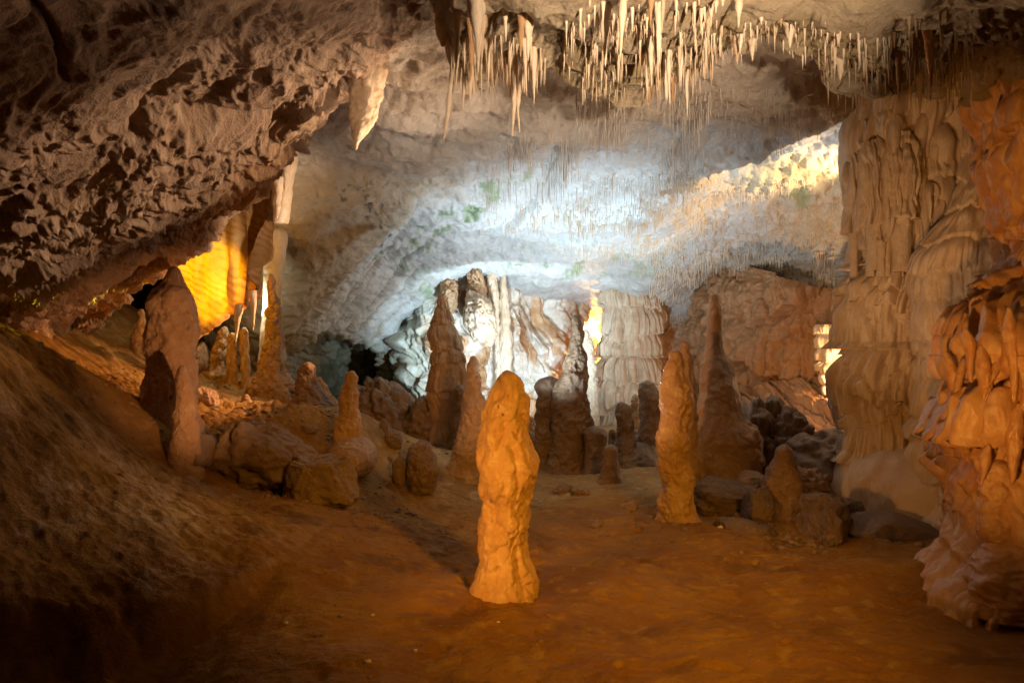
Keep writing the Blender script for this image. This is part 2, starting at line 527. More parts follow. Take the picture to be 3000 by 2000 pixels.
# brown overhang, upper left
ov = [
    [(-900, -450, 1.2), (-100, -450, 1.9), (700, -450, 2.9), (1300, -450, 3.8), (1520, -450, 4.6), (1500, -600, 6.0)],
    [(-900, 0, 2.0), (0, 0, 3.0), (600, 0, 3.9), (1080, 0, 5.0), (1265, 0, 5.6), (1215, -90, 7.2)],
    [(-900, 150, 2.4), (0, 150, 3.4), (520, 150, 4.4), (930, 150, 5.5), (1110, 150, 6.1), (1050, 60, 7.8)],
    [(-900, 300, 2.9), (0, 300, 3.8), (450, 300, 4.9), (800, 300, 6.0), (975, 300, 6.7), (900, 215, 8.4)],
    [(-900, 500, 3.7), (0, 500, 4.6), (350, 500, 5.6), (650, 500, 6.7), (815, 500, 7.5), (750, 420, 9.4)],
    [(-900, 680, 4.5), (0, 680, 5.5), (270, 680, 6.4), (480, 685, 7.4), (615, 672, 8.3), (550, 590, 10.2)],
    [(-900, 800, 5.2), (0, 800, 6.3), (160, 800, 7.0), (330, 800, 7.9), (455, 785, 8.9), (400, 700, 11)],
    [(-900, 900, 6.2), (0, 890, 7.3), (110, 900, 8.0), (210, 915, 8.8), (290, 925, 9.6), (300, 850, 11.5)],
    [(-900, 1020, 7.4), (0, 980, 8.4), (90, 1000, 9.0), (170, 1010, 9.6), (240, 1010, 10.4), (280, 960, 12)]]
S = sheet(ov, 520, 560)
Nn = grid_normals(S, (0, 0, 1.2))
u_, v_, d_ = uvd(S)
q = S + 0.25 * np.stack([fbm(S * 1.3 + 4, 2), fbm(S * 1.3 + 9, 2), fbm(S * 1.3 + 14, 2)], -1)
w1, w2 = worley(q * 2.6)
w3, w4 = worley(q * 5.6 + 3)
w5, w6 = worley(q * 11.0 + 3)
calm = sstep(0.0, 1.2, 2.2 - np.hypot((u_ - 300) / 500, (v_ - 0) / 330))       # smoother near the upper left
rg = 1 - 0.55 * np.clip(calm, 0, 1)
disp = 0.15 * fbm(q * 0.8, 3) + rg * (0.10 * (w1 - 0.55) + 0.10 * (w3 - 0.5) + 0.055 * (w5 - 0.5) + 0.055 * ridge(q * 5.5, 4))
# long smooth channels; the first carves in the blade stalactite's cast shadow
shadow_groove = polydist(u_, v_, [(560, 345), (700, 330), (850, 290), (960, 262), (1010, 240)])
disp = disp - 0.16 * np.exp(-(shadow_groove / 26) ** 2)
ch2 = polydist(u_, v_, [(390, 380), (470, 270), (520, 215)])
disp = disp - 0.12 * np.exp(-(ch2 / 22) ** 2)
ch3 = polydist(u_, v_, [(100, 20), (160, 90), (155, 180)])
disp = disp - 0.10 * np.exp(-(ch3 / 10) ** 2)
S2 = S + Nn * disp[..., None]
col = np.ones(S.shape)
pk = sstep(-0.1, 0.6, fbm(q * 1.1 + 30, 3) + sstep(500, 1000, u_) * 0.6 - 0.1)
col *= 1 + pk[..., None] * np.array([0.20, 0.22, 0.20])
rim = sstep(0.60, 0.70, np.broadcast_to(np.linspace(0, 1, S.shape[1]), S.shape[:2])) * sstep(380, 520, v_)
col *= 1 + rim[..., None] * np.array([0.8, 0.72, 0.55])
OVER = S2
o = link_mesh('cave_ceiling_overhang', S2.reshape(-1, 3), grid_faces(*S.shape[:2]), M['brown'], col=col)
tag(o, 'rough brown pitted rock overhang filling the upper left', 'cave ceiling', kind='structure')

# nearer ceiling with the stalactite fringe
le = lambda u: lin(u, [(1100, 170), (1200, 175), (1300, 185), (1420, 165), (1560, 150), (1630, 95), (1680, 130), (1760, 195), (1950, 205), (2050, 170), (2150, 120), (2300, 100), (2380, 150), (2480, 225), (2600, 230), (2750, 245), (3000, 260), (3400, 260)])
nc, nr = 760, 380
cu_ = np.linspace(1262, 3450, nc)
rowsB = []
for k, u0 in enumerate(cu_):
    e = float(le(u0)) + 38 * float(pn(V3(u0 / 55, 0.4, 0.9))) + 14 * float(pn(V3(u0 / 17, 1.4, 0.9)))
    pts = [P(u0, -520, 2.6), P(u0, -250, 3.25), P(u0, 0, 4.05), P(u0, e * 0.6, 4.65), P(u0, e, 5.25), P(u0, e - 20, 5.55), P(u0, e - 130, 5.9), P(u0, e - 260, 6.6)]
    rowsB.append(pts)
K = np.array(rowsB).transpose(1, 0, 2)
S = cr(np.arange(8), K, np.linspace(0, 7, nr))
Nn = grid_normals(S, (0.5, 2.5, 0.0))
u_, v_, d_ = uvd(S)
q = S
w1, w2 = worley(q * 2.2)
w3, w4 = worley(q * 5.5)
disp = 0.14 * fbm(q * 0.9, 4) + 0.10 * (0.5 - w1) + 0.04 * (0.45 - w3) + 0.03 * ridge(q * V3(3.0, 3.0, 1.0), 4)
fol = sstep(60, 160, v_) * sstep(-0.1, 0.3, pn(V3(S[..., 0] * 2, 2.2, 0)))
disp += 0.06 * fol * np.abs(np.sin(S[..., 0] * 14 + 3 * pn(S * 1.5)))
w5, w6 = worley(S * np.array([9.0, 9.0, 4.0]))
w7, w8 = worley(S * np.array([17.0, 17.0, 8.0]) + 3)
nz_ = sstep(-60, 120, v_) * sstep(-0.25, 0.2, fbm(V3(S[..., 0] * 1.4, S[..., 1] * 1.4, 5.5), 2) + 0.1)
disp += nz_ * (0.16 * np.clip(0.55 - w5, 0, 1) ** 1.3 + 0.10 * np.clip(0.5 - w7, 0, 1) ** 1.2)
S2 = S + Nn * disp[..., None]
S2[:, :26, 2] += (1.3 * np.linspace(1, 0, 26) ** 2)[None, :]
col = np.ones(S.shape) * np.array([0.62, 0.50, 0.33])
g2 = sstep(0.0, 0.5, fbm(q * 1.2 + 8, 3))
col *= 1 - g2[..., None] * (1 - np.array([0.8, 0.78, 0.6]))
BCEIL = S2
o = link_mesh('cave_ceiling_shelf', S2.reshape(-1, 3), grid_faces(*S.shape[:2]), M['vault'], col=col)
tag(o, 'cream ceiling shelf along the top edge, carrying the stalactite fringe', 'cave ceiling', kind='structure')

# ------------------------------------------------------------------ SETTING 4: the floor
gp = [(1480, 1750, 5.3), (1500, 1990, 4.0), (2200, 1990, 4.0), (2800, 1800, 5.0), (900, 1990, 4.0), (0, 1990, 4.0), (2400, 1650, 6.1), (1950, 1535, 7.4),
      (1400, 1390, 10.0), (1300, 1312, 11.5), (1700, 1395, 10.0), (1850, 1450, 8.8), (2100, 1530, 7.5), (2300, 1570, 7.0), (2500, 1520, 7.6), (2600, 1480, 8.2), (2500, 1400, 9.5), (2700, 1460, 8.6),
      (1000, 1235, 9.0), (1120, 1270, 9.5), (1200, 1300, 10), (800, 1172, 10.0), (700, 1110, 10.5), (560, 1180, 9.0), (450, 1020, 10.5), (300, 1090, 8.5), (150, 960, 8.8), (0, 905, 9.0), (600, 1060, 10.8),
      (0, 1010, 6.0), (200, 1122, 6.4), (330, 1185, 6.8), (480, 1290, 7.0), (620, 1370, 7.2), (820, 1430, 7.4), (1040, 1440, 8.0), (1100, 1370, 9.0),
      (0, 1600, 4.8), (0, 1400, 5.1), (0, 1200, 5.5), (300, 1600, 5.0), (300, 1400, 5.6), (300, 1260, 6.3), (600, 1600, 5.4), (600, 1460, 6.2), (850, 1600, 5.7), (900, 1500, 6.5),
      (2000, 1280, 14), (1500, 1270, 15), (1200, 1255, 15), (1000, 1260, 14), (2300, 1270, 14), (1800, 1180, 22), (1200, 1250, 20), (2400, 1180, 20), (900, 1255, 13.2), (1000, 1240, 11.8), (1150, 1290, 11.8)]
pts = np.array([P(*p) for p in gp])
ext = np.array([[-6, 3, 1.6], [-6, 6, 2.1], [-7, 9, 2.9], [-8, 13, 3.2], [-5, 13, 1.5], [-4, 16, 0.4], [-2, 0, 0.05], [2, 0, 0], [0, -2, 0], [6, 2, 0.2], [6, 6, 0.5], [7, 10, 0.7], [8, 15, 0.7], [-5, 0, 0.5], [0, 26, 0], [8, 26, 0.2], [-9, 26, 2]])
pts = np.vstack([pts, ext])


def tps(r2):
    return 0.5 * r2 * np.log(r2 + 1e-6)


n = len(pts)
A = tps(((pts[:, None, :2] - pts[None, :, :2]) ** 2).sum(-1)) + np.eye(n) * 0.02
B = np.c_[np.ones(n), pts[:, :2]]
W = np.linalg.solve(np.block([[A, B], [B.T, np.zeros((3, 3))]]), np.r_[pts[:, 2], 0, 0, 0])


def ground(x, y):
    x, y = np.broadcast_arrays(np.asarray(x, float), np.asarray(y, float))
    z = W[n] + W[n + 1] * x + W[n + 2] * y
    for k in range(n):
        z = z + W[k] * tps((x - pts[k, 0]) ** 2 + (y - pts[k, 1]) ** 2)
    # the bank on the left: its front edge drops to the path, its ridge to a gully behind
    b = bank_mask(x, y)
    z = z - 0.30 * (1 - b) * sstep(-0.9, -2.4, x) * (1 - sstep(4.6, 5.6, y)) - 0.0
    rx = lin(x, [(-4, 5.9), (-2.4, 6.8), (-1.5, 7.6), (0, 9.5)])
    z = z - 0.16 * np.exp(-((y - rx - 0.35) / 0.28) ** 2) * sstep(-1.6, -2.6, x)
    return z


def bank_mask(x, y):
    e = lin(x, [(-6, 3.4), (-3.6, 4.1), (-2.9, 4.35), (-2.2, 4.55), (-1.75, 4.9), (-1.5, 5.6), (-1.3, 9)])
    e = e + 0.12 * pn(V3(x * 3.0, y * 3.0, 0.3)) + 0.05 * pn(V3(x * 9.0, y * 9.0, 2.3))
    return sstep(-0.14, 0.10, y - e)


xs = np.r_[np.linspace(-9.5, -4.4, 90)[:-1], np.linspace(-4.4, 4.2, 700)[:-1], np.linspace(4.2, 9.5, 70)]
ys = np.r_[np.linspace(-2.0, 3.4, 60)[:-1], np.linspace(3.4, 9.5, 560)[:-1], np.linspace(9.5, 13, 150)[:-1], np.linspace(13, 26, 110)]
X, Y = np.meshgrid(xs, ys)
Z = ground(X, Y)
bm = bank_mask(X, Y) * sstep(-1.1, -1.9, X)
G2 = V3(X, Y, 0 * X)
det = 0.05 * fbm(G2 * 0.9, 4) + 0.012 * ridge(G2 * np.array([2.2, 4.0, 1]), 4)
w1, w2 = worley(V3(X * 4.0, Y * 4.6, 0.4))
w3, w4 = worley(V3(X * 9.0, Y * 10.0, 2.4))
nearb = bm * (1 - sstep(6.3, 7.2, Y + 0.3 * X + 1.0))
w7, w8 = worley(V3(X * 1.7 + 0.4 * Y, Y * 2.6 - 0.5 * X, 7.4))
sa, sb2 = X * 0.94 - Y * 0.34, X * 0.34 + Y * 0.94
w9, w10 = worley(V3(sa * 4.0, sb2 * 9.0, 3.3))
det += nearb * (0.035 * (w8 - w7 - 0.3) + 0.022 * ridge(V3(sa * 0.9, sb2 * 2.6, 0.5), 4) + 0.018 * (0.4 - w9 * w9) + 0.02 * (0.4 - w3 * w3) + 0.012 * ridge(V3(sa * 7, sb2 * 14, 4.5), 3))
det += 0.006 * ridge(G2 * np.array([9.0, 13.0, 1]), 3) * (1 - sstep(9.0, 11.0, Y))
farb = sstep(-1.6, -2.6, X) * sstep(6.8, 7.6, Y)
det += farb * (0.06 * (w2 - w1 - 0.3) + 0.05 * (w4 - w3 - 0.3) + 0.02 * ridge(G2 * 4, 4))
# foot prints and dents in the clay
pr = 0
rs = np.random.RandomState(3)
for k in range(90):
    cx, cy = rs.uniform(-1.6, 3.4), rs.uniform(3.7, 8.0)
    a = rs.uniform(0, math.pi)
    sx, sy = rs.uniform(0.03, 0.10), rs.uniform(0.015, 0.045)
    dx, dy = X - cx, Y - cy
    ex, ey = (dx * math.cos(a) + dy * math.sin(a)) / sx, (-dx * math.sin(a) + dy * math.cos(a)) / sy
    r2 = ex * ex + ey * ey
    pr = pr + (-rs.uniform(0.008, 0.02) * np.exp(-r2) + 0.005 * np.exp(-(np.sqrt(r2) - 1.7) ** 2 * 3))
det += pr * 1.5
det += (1 - farb) * (0.016 * (0.5 - w3) + 0.012 * (0.5 - w1)) * sstep(0.35, -0.25, pn(V3(X * 0.8, Y * 0.8, 9.1)))
mid = sstep(9.0, 10.5, Y)
det += mid * 0.03 * (0.5 - w1)
Z = Z + det
# low mound of clay at the foot of the orange pillar
Z += 0.14 * np.exp(-((X - 2.6) / 0.8) ** 2 - ((Y - 5.6) / 0.35) ** 2)
GROUND_EXTRA = (xs, ys, Z)


def gz(x, y):
    i = np.clip(np.searchsorted(xs, x), 1, len(xs) - 1)
    j = np.clip(np.searchsorted(ys, y), 1, len(ys) - 1)
    return float(Z[j, i])


col = np.ones(X.shape + (3,))
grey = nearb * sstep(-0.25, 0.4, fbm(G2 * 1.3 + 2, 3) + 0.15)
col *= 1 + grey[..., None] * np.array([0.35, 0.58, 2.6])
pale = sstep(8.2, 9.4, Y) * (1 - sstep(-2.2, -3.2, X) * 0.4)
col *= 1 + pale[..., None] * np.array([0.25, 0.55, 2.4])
lump = sstep(0.3, 0.6, fbm(G2 * 2.0 + 12, 4))
col *= 1 - 0.3 * lump[..., None]
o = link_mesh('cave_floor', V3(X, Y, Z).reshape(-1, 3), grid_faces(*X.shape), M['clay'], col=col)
tag(o, 'trodden ochre clay floor with a rough bank rising on the left', 'cave floor', kind='structure')

# ------------------------------------------------------------------ flowstone relief
def flow(a, z, tiers, seed=0.0, rib=0.07, bulge=0.10, depth=0.05, wob=0.10, el=9.0, wp=0.0):
    """Outward relief of draped flowstone: a = arc position, z = height, tiers = ledge heights from top to bottom."""
    a = a + wp * fbm(V3(a * 1.6, z * 1.6, seed + 20), 3)
    aw = a + 0.05 * pn(V3(a * 2.5, z * 1.3, seed)) + 0.02 * pn(V3(a * 7, z * 4, seed + 4))
    out = np.zeros(np.broadcast(a, z).shape)
    T = sorted(tiers, reverse=True)
    edges = [tz + wob * (0.9 * pn(V3(a * 1.3, 0.3, seed + 3 * k)) + 0.7 * pn(V3(a * 4.1, 0.7, seed + 3 * k)) + 0.35 * pn(V3(a / rib * 0.8, 0.2, seed + k))) for k, tz in enumerate(T)]
    for k in range(len(T)):
        top = edges[k]
        bot = edges[k + 1] if k + 1 < len(T) else top - 1.0
        h = np.maximum(top - bot, 0.05)
        t = (top - z) / h
        ins = (t >= 0) & (t < 1)
        t = np.clip(t, 0, 1)
        if not ins.any():
            continue
        ph = seed * 3.7 + k * 1.93
        awm, zm, am, tm = np.broadcast_to(aw, ins.shape)[ins], np.broadcast_to(z, ins.shape)[ins], np.broadcast_to(a, ins.shape)[ins], np.broadcast_to(t, ins.shape)[ins]
        g1 = np.sqrt(np.clip(np.abs(pn(V3(awm / rib * 0.62, zm / (rib * el) + 0.15 * awm / rib, ph))) * 3.0, 0, 1))
        g2 = np.sqrt(np.clip(np.abs(pn(V3(awm / rib * 1.6 + 5, zm / (rib * el * 0.55), ph + 5))) * 3.0, 0, 1))
        bl = bulge * (0.7 + 0.8 * pn(V3(am * 1.3, k * 1.1, seed + 7)))
        out[ins] = bl * (sstep(0, 0.45, tm) * 0.7 + 0.3 * np.sqrt(np.clip(tm / 0.15, 0, 1))) * (1 - 0.2 * tm) + depth * (0.2 + 0.8 * sstep(0.05, 0.5, tm)) * (g1 - 0.6) + depth * 0.45 * (g2 - 0.6) * (0.4 + 0.6 * g1)
    return out


DBG = []


def revolve(name, prof, uc_shift=0.0, d=8.0, m=None, seed=0, nth=128, nz=150, style='lumpy', amp=1.0, tiers=None, rib=0.07, bulge=0.10,
            depth=0.05, ell=1.0, parent=None, base_ext=0.12, cap=True, hang=False, el=14.0):
    """Upright body of revolution whose outline on both sides follows prof = [(v, uL, uR), ...] at depth d, with real relief."""
    pr_ = np.array(prof, float)
    zz = CH + (CV - pr_[:, 0]) / FPX * d
    xl = (pr_[:, 1] - CU) / FPX * d
    xr = (pr_[:, 2] - CU) / FPX * d
    xc = (xl + xr) / 2
    rr = np.maximum((xr - xl) / 2, 0.004)
    if base_ext and not hang:
        if parent is None:
            gap = zz[-1] - gz(xc[-1], d)
            DBG.append((round(gap, 2), name, prof[-1], d))
            base_ext = max(base_ext, gap + 0.08)
        zz = np.r_[zz, zz[-1] - base_ext]
        xc = np.r_[xc, xc[-1]]
        rr = np.r_[rr, rr[-1] * 1.12]
    order = np.argsort(zz)
    zz, xc, rr = zz[order], xc[order], rr[order]
    t = np.linspace(0, 1, nz)
    top_i = 1 - (1 - t) ** 1.0
    zs = zz[0] + (zz[-1] - zz[0]) * top_i
    R = np.interp(zs, zz, rr)
    Xc = np.interp(zs, zz, xc)
    ker = np.array([1, 2, 3, 2, 1]) / 9.0
    R = np.convolve(np.pad(R, 2, 'edge'), ker, 'valid')
    Xc = np.convolve(np.pad(Xc, 2, 'edge'), ker, 'valid')
    H = zz[-1] - zz[0]
    if parent is None and not hang and base_ext:
        gl = gz(float(Xc[0]), d)
        R = R * (1 + (0.03 if d < 6 else 0.16) * np.exp(-np.clip(zs - gl, 0, 9) / (0.25 * float(np.median(rr)) + 0.02)))
    if cap:
        if hang:
            dist = zs - zs[0]
            rc = max(R[0], 0.006)
        else:
            dist = zs[-1] - zs
            rc = R[-1]
        R = R * np.sqrt(np.clip(1 - (1 - np.clip((dist + 1e-4) / (rc * 0.9), 0, 1)) ** 2, 0.0, 1))
    th = np.linspace(0, 2 * math.pi, nth, endpoint=False)
    TH, ZZ = np.meshgrid(th, zs)
    Rg = R[:, None] * np.ones_like(TH)
    cx = Xc[:, None]
    # gentle lean of the axis front to back as well
    cy = d + 0.25 * R.max() * pn(V3(zs * 1.1, seed * 1.7, 0.1))[:, None]
    px, py = np.sin(TH), -np.cos(TH)
    q = V3(px * np.maximum(Rg, 0.02), py * np.maximum(Rg, 0.02), ZZ) + seed * 7.13
    rm = float(np.median(rr))
    f = 0.16 / max(rm, 0.03)
    fade = np.clip(Rg / (rm * 0.6), 0, 1)
    if style == 'lumpy':
        w1, w2 = worley(q * np.array([1, 1, 0.6]) * f * 8)
        dp = rm * (0.28 * fbm(q * f * 3.0, 3) + 0.28 * (0.32 - w1 * w1) + 0.08 * ridge(q * f * 12, 3))
    elif style == 'pitted':
        w1, w2 = worley(q * np.array([1, 1, 0.42]) * f * 11 + 0.25 * fbm(q * f * 6, 2)[..., None])
        w3, w4 = worley(q * np.array([1, 1, 0.6]) * f * 22)
        dp = rm * (0.18 * fbm(q * f * 3.4, 3) + 0.13 * fbm(q * np.array([1, 1, 0.6]) * f * 9, 3) + 0.30 * (0.32 - w1 * w1) + 0.10 * (0.32 - w3 * w3) - 0.22 * sstep(0.32, 0.08, w3) * sstep(0.0, 0.3, pn(q * f * 7)) + 0.05 * ridge(q * f * 14, 3)
                   + 0.07 * np.sin(ZZ / H * 26 + 2.0 * pn(V3(TH, ZZ * 2, seed))))
    elif style == 'knobbly':
        w1, w2 = worley(q * np.array([1, 1, 0.75]) * f * 9)
        w3, w4 = worley(q * f * 20)
        dp = rm * (0.22 * fbm(q * f * 3.0, 3) + 0.50 * (0.32 - w1 * w1) + 0.2 * (0.32 - w3 * w3))
    elif style == 'tiered':
        a = TH * rm
        ts = tiers if tiers else list(np.arange(zs[-1] + 0.02, zs[0], -rm * 1.0))
        dp = flow(np.cos(TH) * rm * 2 + np.sin(TH) * 0.0 + TH * 0, ZZ, ts, seed, rib * 1.0, bulge, depth, 0.5 * rm * 0.4, el)
        a1 = flow(TH * rm, ZZ, ts, seed, rib, bulge, depth, rm * 0.45, el)
        # blend across the seam so the ribs close up
        sb = sstep(0, 0.5, TH) * sstep(0, 0.5, 2 * math.pi - TH)
        dp = dp * (1 - sb) + a1 * sb
        dp = dp - bulge * 0.5 + rm * 0.10 * fbm(q * f * 5, 3)
    else:
        dp = rm * (0.2 * fbm(q * f * 3.0, 4) + 0.05 * ridge(q * f * 8, 3))
    Rg = Rg + dp * fade * amp
    Rg = np.maximum(Rg, 0.0015)
    Vx = cx + px * Rg + (0.06 * rm * pn(V3(ZZ * 2.0 / max(rm, 0.05) * 0.2, seed, 3.3)))
    Vy = cy + py * Rg * ell
    Vs = V3(Vx, Vy, ZZ).reshape(-1, 3)
    F = grid_faces(nz, nth, wrap=True)
    # close the ends with a quad fan made of degenerate-free triangles stored as quads is avoided: add centre rings
    cb = Vs.shape[0]
    Vs = np.vstack([Vs, [[Xc[0], float(cy[0, 0]), zs[0] - (0.003 if hang else 0)], [Xc[-1], float(cy[-1, 0]), zs[-1] + (0 if hang else 0.002)]]])
    i = np.arange(nth)
    # even pairs make proper quads around the poles
    i = np.arange(0, nth, 2)
    Fb = np.stack([np.full_like(i, cb), (i + 2) % nth, (i + 1) % nth, i], -1)
    o1 = (nz - 1) * nth
    Ft = np.stack([np.full_like(i, cb + 1), o1 + i, o1 + (i + 1) % nth, o1 + (i + 2) % nth], -1)
    F = np.vstack([F, Fb, Ft])
    if hang:
        loc = (float(Xc[-1]), d, float(zs[-1]))
    else:
        loc = (float(Xc[0]), d, float(zs[0]))
    return link_mesh(name, Vs, F, m, loc=loc, parent=parent)


